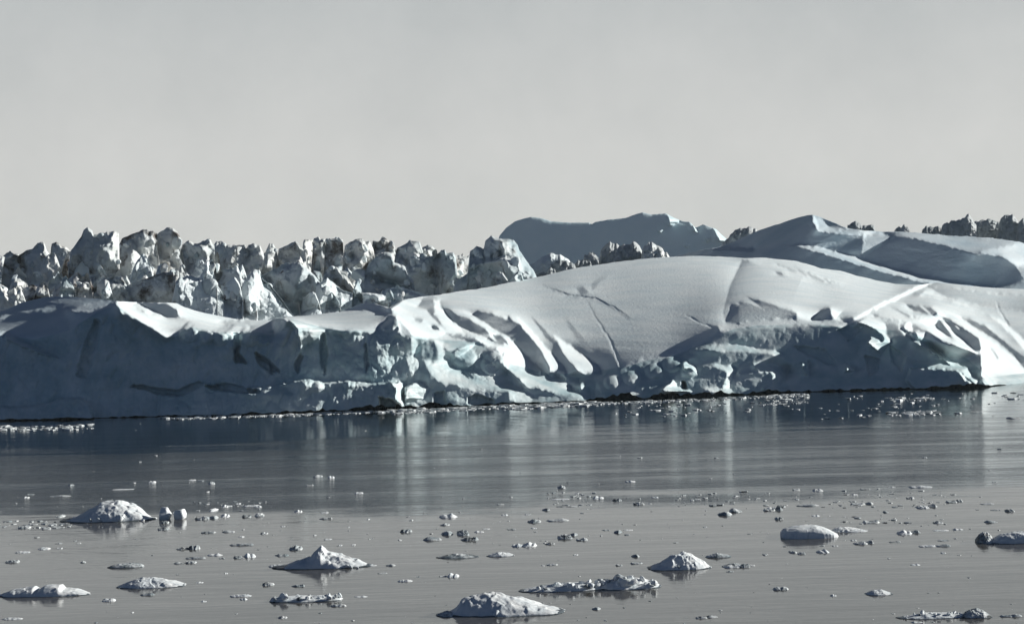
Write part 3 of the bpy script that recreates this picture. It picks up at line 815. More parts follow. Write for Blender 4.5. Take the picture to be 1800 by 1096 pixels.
# between the traced faces: small broken facets, some to the sun and some away from it
fn_ = facets(sj.X, sj.Y, 7.0, 500, 0.3, 0.8) / 7.0 + 0.35 * fbm(sj.X / 5, sj.Y / 6, 0, 3, 510)
sj.S[:] = np.clip(0.48 + 0.85 * fn_, -0.25, 0.76)
sj.w[:] = 0.7
for p_, s_ in JP:
    sj.poly(p_, s_)
sj.S += 0.22 * fn_
rj = 860.0
# a steep, slightly leaning face as the base for the traced blocks
Dj = rj + (560 - sj.Y) * (rj / F) * 0.35
dj = sj.solve(Dj, leak=50, iters=40, cap=0.5, keep=0.15, soft=0.6) / rj      # per metre of distance


ZB = np.full((260, 1300), 1e9)                      # nearest ice behind the plateau, picture x -150.., y 370..


def block(name, tops, D, mat, label, cat='iceberg', group=None, thick=None, rough=1.0, seed=0, spread=0.12, base_z=-2.0, step=1.15, traced=True, rag=1.0):
    rnd = random.Random(seed * 7 + 3)
    xs = np.array([p[0] for p in tops], float)
    ys = np.array([p[1] for p in tops], float)
    k = max(10, int((xs[-1] - xs[0]) / step))
    u = np.linspace(0, 1, k)
    x = xs[0] + (xs[-1] - xs[0]) * u
    top = np.interp(x, xs, ys)
    top = top + rag * (0.9 * vnoise(x / 4.0, seed, 0, 5) + 0.9 * vnoise(x / 9.0, seed, 0, 6)) * np.minimum(1, 6 * np.minimum(u, 1 - u))
    base = float(py_of(0.5 * (xs[0] + xs[-1]), D, base_z))
    hgt = base - top.min()
    vis = 130.0                                        # fine rows where it shows
    nfine = int(min(hgt, vis) / step)
    vv = np.concatenate([np.linspace(0, max(0.02, 1 - vis / hgt), 6)[:-1], np.linspace(max(0.02, 1 - vis / hgt), 1, nfine)]) if hgt > vis else np.linspace(0, 1, nfine)
    vv = vv[:, None]
    cx = 0.5 * (xs[0] + xs[-1])
    PX = cx + (x[None] - cx) * (1 + spread * (1 - vv))
    PY = base + (top[None] - base) * vv
    wid = (xs[-1] - xs[0]) * D / F
    T = thick or wid * 0.8
    prof = np.sqrt(np.clip(1 - (np.abs(2 * u - 1)) ** 7, 0, 1))[None] * np.sqrt(np.clip(1 - vv ** 18, 0, 1))
    hh = 0.5 * T * (0.10 + 0.90 * prof)
    hh = hh * np.sqrt(np.clip(1 - vv ** 24, 0, 1)) + 0.0
    edge = np.minimum(1, 9 * np.minimum(u, 1 - u))[None] * np.clip((1 - vv) * 40, 0, 1)
    wx, wz = PX * D / F, -PY * D / F
    rel = np.zeros(PX.shape)
    if traced:
        rel = rel + sj.sample(dj, PX, PY) * D * edge
    bl = 0.5 * facets(wx, wz, 5.0, 100 + seed, 0.9, 0.2) + 0.9 * facets(wx, wz, 2.0, 140 + seed, 1.1, 0.3) + 0.7 * facets(wx, wz, 1.1, 170 + seed, 1.1, 0.3) + 1.3 * fbm(wx / 3, wz / 3, seed * 1.7, 5, 60 + seed, ridged=True)
    rel = rel + rough * bl * (0.25 + 0.75 * edge) * (hh > 0)
    lean = 0.35 * D / F * (PY - ys.min()) if traced else 0.0
    Df = D - hh - lean + rel * np.minimum(1, hh / (0.06 * T + 1e-6))
    Db = D + hh
    a = np.stack(at(PX, PY, Df), -1)
    bx, by = np.round(PX + 150).astype(int), np.round(PY - 370).astype(int)
    ok = (bx >= 0) & (bx < 1300) & (by >= 0) & (by < 260)
    np.minimum.at(ZB, (by[ok], bx[ok]), Df[ok])
    b = np.stack(at(PX, PY, Db), -1)
    n, m_ = PX.shape
    V = np.concatenate([a.reshape(-1, 3), b.reshape(-1, 3)])
    f1 = grid_faces(n, m_)
    f2 = grid_faces(n, m_, flip=True) + n * m_
    i = np.arange(n * m_).reshape(n, m_)
    j = i + n * m_
    s1 = np.stack([i[:-1, 0], i[1:, 0], j[1:, 0], j[:-1, 0]], -1)
    s2 = np.stack([i[1:, -1], i[:-1, -1], j[:-1, -1], j[1:, -1]], -1)
    s3 = np.stack([i[-1, :-1], i[-1, 1:], j[-1, 1:], j[-1, :-1]], -1)
    Fc = np.concatenate([f1, f2, s1, s2, s3])
    o = mesh_obj(name, V, Fc, mat, None, (float(at(cx, base, D)[0]), D, 0.0))
    return tag(o, label, cat, group)


G_FAR = 'broken icebergs crowding the skyline on the left'
G_MID = 'broken icebergs just behind the snow plateau'
BL = [
 ('ice_block', [(-60, 480), (-40, 452), (-10, 446), (4, 450), (15, 453), (25, 450), (34, 470), (50, 500)], 960, M_DIRTSHADE, 'white sunlit streaked ice slope at the left edge of the skyline', G_FAR),
 ('ice_block', [(24, 480), (30, 450), (45, 441), (58, 437), (66, 427), (77, 426), (82, 440), (92, 452), (97, 480)], 1000, M_DIRTSHADE, 'dark lump with a stubby knob on top, second skyline block from the left edge', G_FAR),
 ('ice_block', [(86, 480), (90, 430), (99, 424), (110, 432), (121, 438), (127, 452), (132, 480)], 1005, M_DIRTSHADE, 'dark round-topped block just left of the tall slanting horn', G_FAR),
 ('ice_pinnacle', [(120, 475), (124, 440), (134, 428), (142, 416), (147, 403), (154, 399), (162, 405), (164, 413), (180, 409), (202, 406), (213, 410), (214, 424), (211, 450), (209, 480)], 985, M_DIRTSHADE, 'tall dark block with a slanting horn and black flat cap on the left skyline', G_FAR),
 ('ice_pinnacle', [(203, 480), (207, 435), (214, 420), (230, 412), (248, 405), (258, 402), (262, 407), (270, 406), (276, 410), (279, 450), (282, 480)], 980, M_DIRTSHADE, 'blue-grey block with a curved white sunlit rib between two darker towers', G_FAR),
 ('ice_pinnacle', [(274, 475), (275, 412), (284, 406), (294, 400), (304, 401), (312, 406), (316, 414), (318, 430), (322, 455), (330, 480)], 975, M_DIRTSHADE, 'dark rounded tower, highest of the left skyline with a thin lit right edge', G_FAR),
 ('ice_block', [(316, 480), (320, 430), (332, 423), (345, 428), (358, 422), (369, 418), (372, 426), (378, 432), (374, 455), (378, 480)], 990, M_DIRTSHADE, 'dark block right of the rounded tower with a small raised black cap', G_FAR),
 ('ice_block', [(368, 490), (374, 432), (380, 425), (394, 425), (398, 430), (415, 430), (420, 445), (428, 490)], 985, M_DIRTSHADE, 'flat-topped dark block with a black shaded left side on the left skyline', G_FAR),
 ('ice_block', [(410, 480), (415, 432), (425, 430), (433, 438), (437, 431), (447, 428), (457, 430), (463, 445), (470, 480)], 1000, M_DIRTSHADE, 'white-faced block with a black hole near its top on the skyline', G_FAR),
 ('ice_block', [(458, 480), (466, 445), (474, 427), (480, 428), (486, 440), (495, 480)], 1010, M_DIRTSHADE, 'small sharp white tooth beside a low blue-green block on the skyline', G_FAR),
 ('ice_block', [(484, 480), (490, 437), (505, 430), (512, 426), (520, 423), (527, 432), (538, 440), (544, 480)], 995, M_DIRTSHADE, 'blue-green shaded block sloping up to a point above the smooth teal face', G_FAR),
 ('ice_block', [(528, 480), (533, 422), (543, 420), (550, 423), (553, 440), (558, 480)], 1005, M_DIRTSHADE, 'narrow white pillar with a dark speckled cap on the skyline', G_FAR),
 ('ice_block', [(546, 482), (551, 420), (560, 416), (563, 420), (572, 420), (573, 450), (576, 482)], 1000, M_DIRTSHADE, 'narrow block with a black left corner and white right half on the skyline', G_FAR),
 ('ice_block', [(568, 485), (573, 425), (578, 419), (590, 418), (603, 422), (604, 440), (610, 485)], 990, M_DIRTSHADE, 'upright dark square block above the brown stained patch', G_FAR),
 ('ice_block', [(600, 480), (606, 432), (614, 426), (625, 420), (637, 418), (640, 425), (650, 422), (657, 440), (662, 480)], 1000, M_DIRTSHADE, 'dark pointed block with a flat ledge to its left on the skyline', G_FAR),
 ('ice_block', [(648, 478), (655, 424), (665, 424), (672, 417), (680, 420), (690, 424), (696, 440), (702, 480)], 1005, M_DIRTSHADE, 'brown-white block with two black bumps directly above the big dark slab', G_FAR),
 ('ice_block', [(688, 484), (697, 437), (712, 428), (720, 422), (728, 424), (738, 425), (743, 440), (750, 484)], 990, M_DIRTSHADE, 'dark crumbly block with a single raised knob and white right side', G_FAR),
 ('ice_block', [(736, 484), (742, 436), (752, 429), (760, 432), (768, 440), (774, 484)], 1000, M_DIRTSHADE, 'small dark-capped block peeping over the square white ice face', G_FAR),
 ('ice_block', [(205, 530), (215, 490), (240, 462), (262, 456), (285, 450), (305, 450), (312, 465), (318, 490), (322, 530)], 920, M_DIRTSHADE, 'brown stained rubble heap below the dark rounded tower', G_FAR),
 ('ice_block', [(556, 530), (572, 475), (586, 466), (600, 474), (610, 485), (622, 505), (632, 530)], 880, M_DIRTSHADE, 'brown and white crumbly mound below the upright square block', G_FAR),
 ('ice_block', [(604, 530), (616, 482), (632, 470), (645, 480), (656, 495), (672, 530)], 870, M_DIRTSHADE, 'white knobbly mound left of the big dark slab', G_FAR),
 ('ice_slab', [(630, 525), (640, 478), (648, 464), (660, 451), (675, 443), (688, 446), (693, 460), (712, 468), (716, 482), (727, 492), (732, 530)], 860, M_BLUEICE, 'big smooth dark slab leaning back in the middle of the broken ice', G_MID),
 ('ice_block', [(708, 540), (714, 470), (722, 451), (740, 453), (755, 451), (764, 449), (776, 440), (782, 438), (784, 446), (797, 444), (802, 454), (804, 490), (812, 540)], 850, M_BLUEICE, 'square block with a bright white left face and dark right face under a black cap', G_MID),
 ('ice_block', [(788, 540), (796, 446), (810, 450), (825, 452), (836, 462), (841, 475), (848, 540)], 870, M_DIRTSHADE, 'cream-coloured rough block between the square white face and the bright hero pinnacle'.replace('hero ', ''), G_MID),
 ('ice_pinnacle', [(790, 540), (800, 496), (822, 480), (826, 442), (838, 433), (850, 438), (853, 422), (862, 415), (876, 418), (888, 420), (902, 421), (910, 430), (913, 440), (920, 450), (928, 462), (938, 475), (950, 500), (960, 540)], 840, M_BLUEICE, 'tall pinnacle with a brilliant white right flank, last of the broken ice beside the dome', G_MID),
 ('ice_block', [(205, 550), (222, 502), (240, 494), (258, 489), (290, 478), (314, 475), (316, 500), (320, 550)], 790, M_DIRTSHADE, 'large dark wedge-shaped block behind the oval blue hollow', G_MID),
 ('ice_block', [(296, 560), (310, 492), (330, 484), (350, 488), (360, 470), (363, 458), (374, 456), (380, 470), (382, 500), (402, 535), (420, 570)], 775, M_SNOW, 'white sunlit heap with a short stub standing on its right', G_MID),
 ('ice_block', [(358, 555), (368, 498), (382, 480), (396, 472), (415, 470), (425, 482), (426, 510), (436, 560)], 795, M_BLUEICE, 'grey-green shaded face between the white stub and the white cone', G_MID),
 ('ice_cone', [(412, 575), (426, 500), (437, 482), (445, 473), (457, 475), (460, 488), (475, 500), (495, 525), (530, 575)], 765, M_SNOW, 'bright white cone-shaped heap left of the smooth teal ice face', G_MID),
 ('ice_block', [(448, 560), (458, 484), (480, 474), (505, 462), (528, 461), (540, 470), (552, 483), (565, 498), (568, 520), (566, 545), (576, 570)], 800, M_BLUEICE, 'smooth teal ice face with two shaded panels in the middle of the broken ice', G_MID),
 ('ice_block', [(548, 570), (556, 500), (575, 488), (600, 508), (625, 516), (650, 514), (680, 520), (705, 560)], 785, M_SNOW, 'bright snow bank right of the smooth teal ice face', G_MID),
 ('ice_block', [(655, 550), (672, 510), (690, 505), (715, 507), (735, 513), (756, 520), (770, 545)], 800, M_SNOW, 'low white rubble bank at the left end of the dome crest', G_MID),
 ('ice_block', [(22, 570), (32, 515), (45, 505), (58, 500), (72, 508), (88, 522), (105, 560)], 800, M_DIRTSHADE, 'small mottled mound beside the bright snow patch at far left', G_MID),
 ('ice_block', [(-70, 590), (-40, 500), (-10, 496), (5, 500), (14, 512), (26, 505), (38, 520), (52, 570)], 780, M_DIRTSHADE, 'dark shaded block cut by the left edge of the picture', G_MID),
 ('ice_block', [(82, 560), (96, 505), (118, 494), (128, 482), (138, 477), (148, 488), (155, 480), (162, 500), (172, 512), (190, 560)], 820, M_DIRTSHADE, 'row of small white teeth on a low mound below the slanting horn', G_MID),
 ('ice_block', [(154, 560), (166, 506), (178, 492), (190, 487), (200, 482), (212, 486), (224, 502), (246, 560)], 815, M_DIRTSHADE, 'small teal-faced mound with white right side, left of the dark wedge block', G_MID),
]
for i, (nm, tops, D, mat, lab, grp) in enumerate(BL):
    # scattered in depth, so that low sun reaches the flanks between them
    rj_ = random.Random(300 + i).random()
    D = (905 + 270 * rj_) if D > 900 else (D - 85 + 70 * rj_)
    block(nm, tops, D, mat, lab, 'iceberg', grp, seed=i + 1, rough=0.26 if mat is M_DIRTSHADE else 0.2, thick=max(3.0, 0.42 * (tops[-1][0] - tops[0][0]) * D / F))

# many smaller pinnacles between the large blocks
rp = random.Random(77)
XL = ((0, 'small jagged pinnacle among the blocks left of the slanting horn', 125), (0, 'small jagged pinnacle below the slanting horn and the rounded tower', 325),
      (0, 'small jagged pinnacle between the rounded tower and the white cone', 460), (0, 'small jagged pinnacle around the smooth teal ice face', 590),
      (0, 'small jagged pinnacle around the big dark slab', 740), (0, 'small jagged pinnacle beside the square white-faced block', 960))
for k in range(78):
    cxp = -25 + 945 * (k + rp.random()) / 78
    row = k % 3
    sky_ = 446 - 14 * math.exp(-((cxp - 240) / 120.0) ** 2)
    tpx = (sky_ + rp.uniform(-8, 10), sky_ + rp.uniform(14, 40), sky_ + rp.uniform(40, 70))[row]
    if tpx > float(TOP(cxp)) - 8: tpx = float(TOP(cxp)) - rp.uniform(10, 26)
    if cxp > 780: tpx = min(tpx, float(TOP(cxp)) - 12)
    wdt = rp.uniform(9, 22)
    D = (1000, 850, 735)[row] + rp.uniform(-60, 80)
    lean = rp.uniform(-0.25, 0.25) * wdt
    tops = [(cxp - wdt, tpx + 40), (cxp - wdt * 0.7, tpx + rp.uniform(10, 22)), (cxp - wdt * 0.35 + lean, tpx + rp.uniform(2, 9)), (cxp + lean, tpx), (cxp + wdt * 0.3 + lean, tpx + rp.uniform(1, 10)), (cxp + wdt * 0.7, tpx + rp.uniform(10, 26)), (cxp + wdt, tpx + 42)]
    lab = next(l for _, l, b_ in XL if cxp < b_)
    block('ice_pinnacle', tops, D, (M_DIRTSHADE, M_SNOW, M_DIRTSHADE, M_BLUEICE)[rp.randrange(4)], lab, 'iceberg', lab, seed=200 + k, rough=0.3, thick=max(2.5, 0.5 * 2 * wdt * D / F), rag=1.6)

# backing rubble that fills the gaps between the blocks
rnd = random.Random(5)
tops = [(-140, 520)] + [(x, 447 + rnd.uniform(-4, 8) + (14 if x > 830 else 0)) for x in range(-130, 930, 9)] + [(960, 520)]
rub = block('ice_rubble', tops, 1230, M_DIRTSHADE, None, seed=90, thick=20, rough=1.3, spread=0.0, step=1.5, traced=False, rag=2.0)
for k_ in ('category',):
    if k_ in rub: del rub[k_]
tag(rub, 'mass of broken ice rubble filling the gaps behind the skyline blocks', kind='stuff')

# loose chunks lodged among the blocks
def chunk_mesh(seed):
    r = np.random.RandomState(seed)
    import bmesh
    bm = bmesh.new()
    bmesh.ops.create_icosphere(bm, subdivisions=3, radius=1.0)
    V = np.array([v.co[:] for v in bm.verts])
    for _ in range(9):                                   # broken faces
        n = r.normal(size=3)
        n /= np.linalg.norm(n)
        d = r.uniform(0.45, 0.8)
        over = np.maximum(0, V @ n - d)
        V = V - over[:, None] * n
    V = V * (1 + 0.09 * fbm(V[:, 0] * 2.2, V[:, 1] * 2.2, V[:, 2] * 2.2 + seed, 4, 700 + seed))[:, None]
    f = np.array([[l.vert.index for l in fc.loops] for fc in bm.faces])
    bm.free()
    return V, f


CH = []
rc = random.Random(41)
for k in range(9):
    V, f = chunk_mesh(k)
    CH.append((V, f, [M_DIRTSHADE, M_SNOW, M_BLUEICE][k % 3]))
CHM = {}
CL_ = ((0, 'ice chunk lodged on the blocks at the far left, below the slanting horn', 215), (215, 'ice chunk lodged between the dark wedge block and the white stub', 440),
       (440, 'ice chunk lodged around the smooth teal ice face', 640), (640, 'ice chunk lodged around the big dark slab and the square white block', 950))
nch = 0
while nch < 150:
    x, y = rc.uniform(-20, 940), rc.uniform(415, 555)
    if y > float(TOP(x)) - 4:
        continue
    by, bx = int(y - 370), int(x + 150)
    z = ZB[by - 1:by + 2, bx - 1:bx + 2]
    zt = ZB[max(0, by - 10):by, bx]
    if z.min() > 1300 or zt.min() > 1300:
        continue
    D = float(np.median(z))
    if D > 1300: continue
    k = rc.randrange(9)
    X, Y, Zc = at(x, y, D)
    if k not in CHM:
        V, f, m_ = CH[k]
        o = mesh_obj('ice_chunk', V, f, m_, smooth=bool(k % 2))
        CHM[k] = o
    else:
        o = CHM[k].copy()
        col.objects.link(o)
    sz = rc.uniform(0.9, 2.4) * (0.7 + 0.6 * rc.random() ** 3)
    o.location = (float(X), float(Y) + 0.2, float(Zc))
    o.scale = (sz * rc.uniform(0.7, 1.2), sz, sz * rc.uniform(0.8, 1.5))
    o.rotation_euler = (rc.uniform(-0.5, 0.5), rc.uniform(-0.5, 0.5), rc.uniform(0, 6.28))
    lab = next(l for a_, l, b_ in CL_ if x < b_)
    tag(o, 'small broken ' + lab, 'ice chunk', lab)
    nch += 1

# dark debris-covered blocks peeping over the dome and the rear ridge
G_DOME = 'dark blocks peeping over the dome crest'
G_RIDGE = 'dark blocks peeping over the rear ridge at right'
BD = [
 ([(930, 500), (938, 483), (948, 478), (958, 478), (966, 470), (975, 474), (985, 500)], 930, 'low crumbly rubble bump next to the brilliant white pinnacle, on the dome crest', G_DOME),
 ([(962, 490), (968, 466), (978, 459), (990, 456), (1000, 460), (1010, 462), (1018, 490)], 940, 'dark crumbly rubble bump under the small white wedge, on the dome crest', G_DOME),
 ([(1004, 485), (1010, 462), (1020, 456), (1030, 453), (1038, 458), (1045, 485)], 945, 'brownish low bump between the rubble and the grey knob on the dome crest', G_DOME),
 ([(1022, 485), (1027, 450), (1036, 443), (1044, 445), (1052, 452), (1060, 485)], 960, 'small grey knob left of the long dark boulder on the dome crest', G_DOME),
 ([(1050, 485), (1056, 440), (1066, 429), (1078, 425), (1090, 432), (1100, 428), (1112, 425), (1124, 430), (1132, 445), (1140, 485)], 970, 'long dark double-humped boulder of ice over the dome crest', G_DOME),
 ([(1122, 480), (1130, 434), (1140, 426), (1146, 422), (1154, 430), (1162, 436), (1172, 443), (1192, 480)], 960, 'dark block with a white right tip over the dome crest', G_DOME),
 ([(1255, 460), (1272, 425), (1284, 411), (1292, 404), (1302, 400), (1312, 401), (1322, 398), (1330, 403), (1336, 412), (1352, 460)], 1120, 'brown-black humped block left of the rear ridge summit', G_RIDGE),
 ([(1484, 440), (1490, 394), (1500, 388), (1508, 390), (1516, 393), (1526, 394), (1536, 397), (1548, 440)], 1250, 'tiny dark bump just right of the rear ridge summit', G_RIDGE),
 ([(1564, 440), (1572, 402), (1582, 397), (1590, 394), (1598, 403), (1606, 440)], 1250, 'tiny lone dark bump midway along the rear ridge', G_RIDGE),
 ([(1612, 440), (1622, 400), (1632, 397), (1642, 399), (1650, 396), (1658, 400), (1668, 440)], 1250, 'low grey double bump left of the larger dark blocks at right', G_RIDGE),
 ([(1648, 440), (1656, 396), (1666, 391), (1676, 390), (1686, 384), (1696, 382), (1703, 377), (1710, 386), (1716, 396), (1724, 440)], 1240, 'dark block rising to a point at its right end behind the ridge', G_RIDGE),
 ([(1704, 440), (1712, 390), (1722, 386), (1734, 388), (1745, 384), (1752, 388), (1760, 398), (1768, 440)], 1260, 'dark flat-topped block between two higher ones behind the ridge', G_RIDGE),
 ([(1748, 440), (1756, 388), (1766, 378), (1776, 377), (1784, 382), (1790, 390), (1798, 440)], 1245, 'dark rounded block near the right edge, tallest behind the ridge', G_RIDGE),
 ([(1780, 450), (1790, 392), (1798, 385), (1812, 388), (1830, 396), (1850, 450)], 1240, 'dark block cut by the right edge of the picture', G_RIDGE),
]
for i, (tops, D, lab, grp) in enumerate(BD):
    block('ice_block', tops, D, M_DARKROCK if i not in (5,) else M_DIRTSHADE, lab, 'iceberg', grp, seed=60 + i, rough=0.6, traced=False, rag=2.4)
block('ice_block', [(900, 480), (945, 458), (955, 449), (968, 445), (985, 447), (1000, 456), (1015, 480)], 1400, M_SNOW, 'small white sunlit wedge below the distant blue iceberg', 'iceberg', None, seed=81, rough=0.5, traced=False)

# ------------------------------------------------------------------ distant blue berg
sj2, dj2 = sj, dj
sf = Shade(840, 1320, 360, 500, 1.0)
zE = lambda *p: Z(860, 360, 4.091, *p)
sf.poly([(800, 350), (1330, 350), (1330, 520), (800, 520)], -0.3, 0.5)
sf.poly(zE((1280, 70), (1310, 90), (1350, 95), (1310, 145), (1285, 110)), 0.8)
sf.poly(zE((1310, 80), (1380, 110), (1340, 140), (1310, 150)), 0.3)
sf.poly(zE((1220, 190), (1260, 180), (1240, 210)), 0.3)
sf.poly(zE((1450, 130), (1490, 150), (1500, 210), (1480, 190)), 0.8)
sf.poly(zE((1560, 240), (1590, 240), (1580, 270)), 0.6)
sf.poly(zE((1610, 165), (1660, 210), (1720, 250), (1680, 265), (1650, 250)), 0.9)
sf.poly(zE((1250, 180), (1340, 150), (1430, 120), (1460, 180), (1400, 260), (1280, 250)), -0.12)
Df0 = 4000 + (470 - sf.Y) * (4000 / F) * 0.3
sj, dj = sf, sf.solve(Df0, leak=70, soft=0.8) / 4000.0
for q, sl_ in ((zE((1278, 50), (1310, 80), (1380, 105), (1340, 140), (1300, 150), (1285, 110)), 2.0), (zE((1450, 120), (1495, 140), (1510, 210), (1480, 195)), 2.0), (zE((1550, 235), (1595, 235), (1580, 275)), 1.6),
               (zE((1600, 150), (1660, 200), (1735, 250), (1720, 275), (1650, 255)), 1.6), (zE((1210, 190), (1262, 178), (1240, 212)), 1.2), (zE((1400, 290), (1450, 285), (1440, 320)), 1.2)):
    gw = Shade(840, 1320, 360, 500, 1.0)
    gw.poly(q, 0.0)
    mk = gw.w > 0
    xr_ = np.where(mk, gw.X, -1e9).max(1)[:, None]
    dj = dj + np.where(mk, -sl_ * np.minimum(xr_ - gw.X, 30.0) / F, 0.0)
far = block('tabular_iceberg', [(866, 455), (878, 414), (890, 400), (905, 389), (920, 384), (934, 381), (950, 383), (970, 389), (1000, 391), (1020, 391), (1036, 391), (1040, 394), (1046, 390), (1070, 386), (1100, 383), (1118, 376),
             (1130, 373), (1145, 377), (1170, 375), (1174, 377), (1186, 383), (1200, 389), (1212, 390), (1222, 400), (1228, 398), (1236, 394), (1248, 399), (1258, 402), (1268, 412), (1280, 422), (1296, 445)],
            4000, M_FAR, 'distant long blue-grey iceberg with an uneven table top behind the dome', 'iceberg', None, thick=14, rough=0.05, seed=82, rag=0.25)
sj, dj = sj2, dj2

# ================================================================== SEA
def sea():
    m = bpy.data.materials.new('sea_water')
    t, b = nt(m)
    p = pos(t)

    def stretched(sx, sy, detail=4, rough=0.55):
        mp = t.nodes.new('ShaderNodeMapping')
        mp.inputs['Scale'].default_value = (sx, sy, 1.0)
        t.links.new(p, mp.inputs['Vector'])
        return noise_node(t, mp.outputs[0], 1.0, detail, rough)

    def math2(op, a, c):
        n = t.nodes.new('ShaderNodeMath')
        n.operation = op
        for k, v_ in enumerate((a, c)):
            if isinstance(v_, (int, float)): n.inputs[k].default_value = v_
            else: t.links.new(v_, n.inputs[k])
        return n.outputs[0]

    def rng(inp, a, b_, c, d):
        n = t.nodes.new('ShaderNodeMapRange')
        n.interpolation_type = 'SMOOTHSTEP'
        for k, v_ in zip((1, 2, 3, 4), (a, b_, c, d)): n.inputs[k].default_value = v_
        t.links.new(inp, n.inputs[0])
        return n.outputs[0]

    sp = t.nodes.new('ShaderNodeSeparateXYZ')
    t.links.new(p, sp.inputs[0])
    # a breeze ruffles one lane of water; calm slushy water lies nearer, calm clear water under the ice cliffs
    wob = math2('MULTIPLY', math2('SUBTRACT', stretched(0.009, 0.022, 5), 0.5), 170.0)
    yy = math2('ADD', sp.outputs[1], wob)
    lane = math2('MULTIPLY', rng(yy, 292, 312, 0, 1), rng(yy, 375, 440, 1, 0.12))
    strk = rng(stretched(0.008, 0.09, 5, 0.65), 0.38, 0.60, 0.2, 1.0)
    ruff = math2('MULTIPLY', lane, strk)
    slush = rng(yy, 285, 312, 1, 0)
    spk = ramp(t, stretched(1.6, 0.9, 5, 0.7), [(0.35, (0.07, 0.066, 0.058)), (0.6, (0.115, 0.107, 0.095)), (0.72, (0.20, 0.195, 0.18))])
    c = mix(t, slush, (0.010, 0.017, 0.020), spk)
    t.links.new(c, b.inputs['Base Color'])
    b.inputs['IOR'].default_value = 1.333
    t.links.new(math2('ADD', math2('MULTIPLY', ruff, 0.13), 0.022), b.inputs['Roughness'])
    h1 = stretched(0.30, 1.0, 5, 0.6)
    bp = bump(t, b, h1, 0.016)
    bp = bump(t, b, stretched(0.02, 0.09, 4, 0.6), 0.11, prev=bp)
    hr = math2('MULTIPLY', stretched(0.5, 1.3, 4, 0.6), ruff)
    bump(t, b, hr, RUFFLE, prev=bp)
    s = 60000.0
    o = mesh_obj('sea', [(-s, -s, 0), (s, -s, 0), (s, s, 0), (-s, s, 0)], [[0, 1, 2, 3]], m)
    return tag(o, kind='structure')


RUFFLE = 0.16
sea()

# ================================================================== FLOES
def heightfield(name, w, d, prof, seed, mat, parent=None, origin=(0, 0, 0), rough=0.25, edge=0.42, res=110, peak_w=0.3, ex=2.4, lump=0.0, bite=0.16, bp=1.7, skew=0.0):
    """a floating lump: footprint w x d metres, crest line heights prof (list of (u,h), u from -1 to 1)"""
    nu, nw = res, max(24, int(res * 0.55))
    u = np.linspace(-1.12, 1.12, nu)[None, :]
    q = np.linspace(-1.12, 1.12, nw)[:, None]
    U, Q = np.broadcast_arrays(u, q)
    sc = max(w, 0.5)
    e = 1 - (np.abs(U) ** ex + np.abs(Q) ** ex) + bite * 2 * fbm(U * 2.2 + seed, Q * 1.6, seed * 0.37, 4, 200 + seed)
    pr = np.interp(U, [a for a, b in prof], [b for a, b in prof])
    pk = np.clip(peak_w + skew * U, -0.8, 0.85)
    qq = (Q - pk) / np.where(Q > pk, 1.15 - pk, 1.15 + pk)
    body = np.clip(1 - np.abs(qq) ** bp, 0.0, 1)
    low = 0.16 * np.max(pr)
    h = np.sign(e) * np.abs(e) ** edge * (low + (pr - low) * body)
    wx, wy = U * w / 2, Q * d / 2
    hm = float(np.max(pr))
    nz = rough * hm * (0.55 * fbm(wx / (sc * 0.16) + seed, wy / (sc * 0.16), 0, 5, 300 + seed, ridged=True, gain=0.6) + 0.45 * facets(wx / sc, wy / sc, 0.11, 320 + seed, 1.2, 0.5) / 0.11)
    if lump:
        nz = nz + lump * hm * 0.55 * facets(wx / sc, wy / sc * 0.8, 0.085, 340 + seed, 1.3, 0.75) / 0.085
    h = h + nz * np.clip(e * 2.5, 0, 1) * (0.35 + 0.65 * np.clip(pr / hm, 0, 1))
    h = np.maximum(h, -0.6 * hm - 0.2)
    V = np.stack([wx, wy, h], -1).reshape(-1, 3)
    keep = (e > -0.45)
    fk = keep[:-1, :-1] | keep[1:, :-1] | keep[:-1, 1:] | keep[1:, 1:]
    f = grid_faces(nw, nu)
    f = f[fk.reshape(-1)]
    V, f = compact(V, f)
    V = V + np.asarray(origin)
    return mesh_obj(name, V, f, mat, parent, origin)


def mpp(y):
    """metres per picture pixel on the water at row y, across / upright / lying"""
    D = float(dsea(900, y))
    return D / F, D / F, D * D / (F * CAMZ)


BOULDER = {}


def boulder(parent, name, loc, size, k, mat, rz):
    if (k, mat.name) not in BOULDER:
        V, f, _ = CH[k]
        o = mesh_obj(name, V, f, mat, parent, smooth=bool(k % 2))
        BOULDER[(k, mat.name)] = o
    else:
        o = BOULDER[(k, mat.name)].copy()
        col.objects.link(o)
        o.parent = parent
    o.name = name
    o.location = np.asarray(loc) - np.asarray(parent.location)
    o.scale = size
    o.rotation_euler = (0.3 * math.sin(7 * rz), 0.3 * math.cos(5 * rz), rz)
    return o


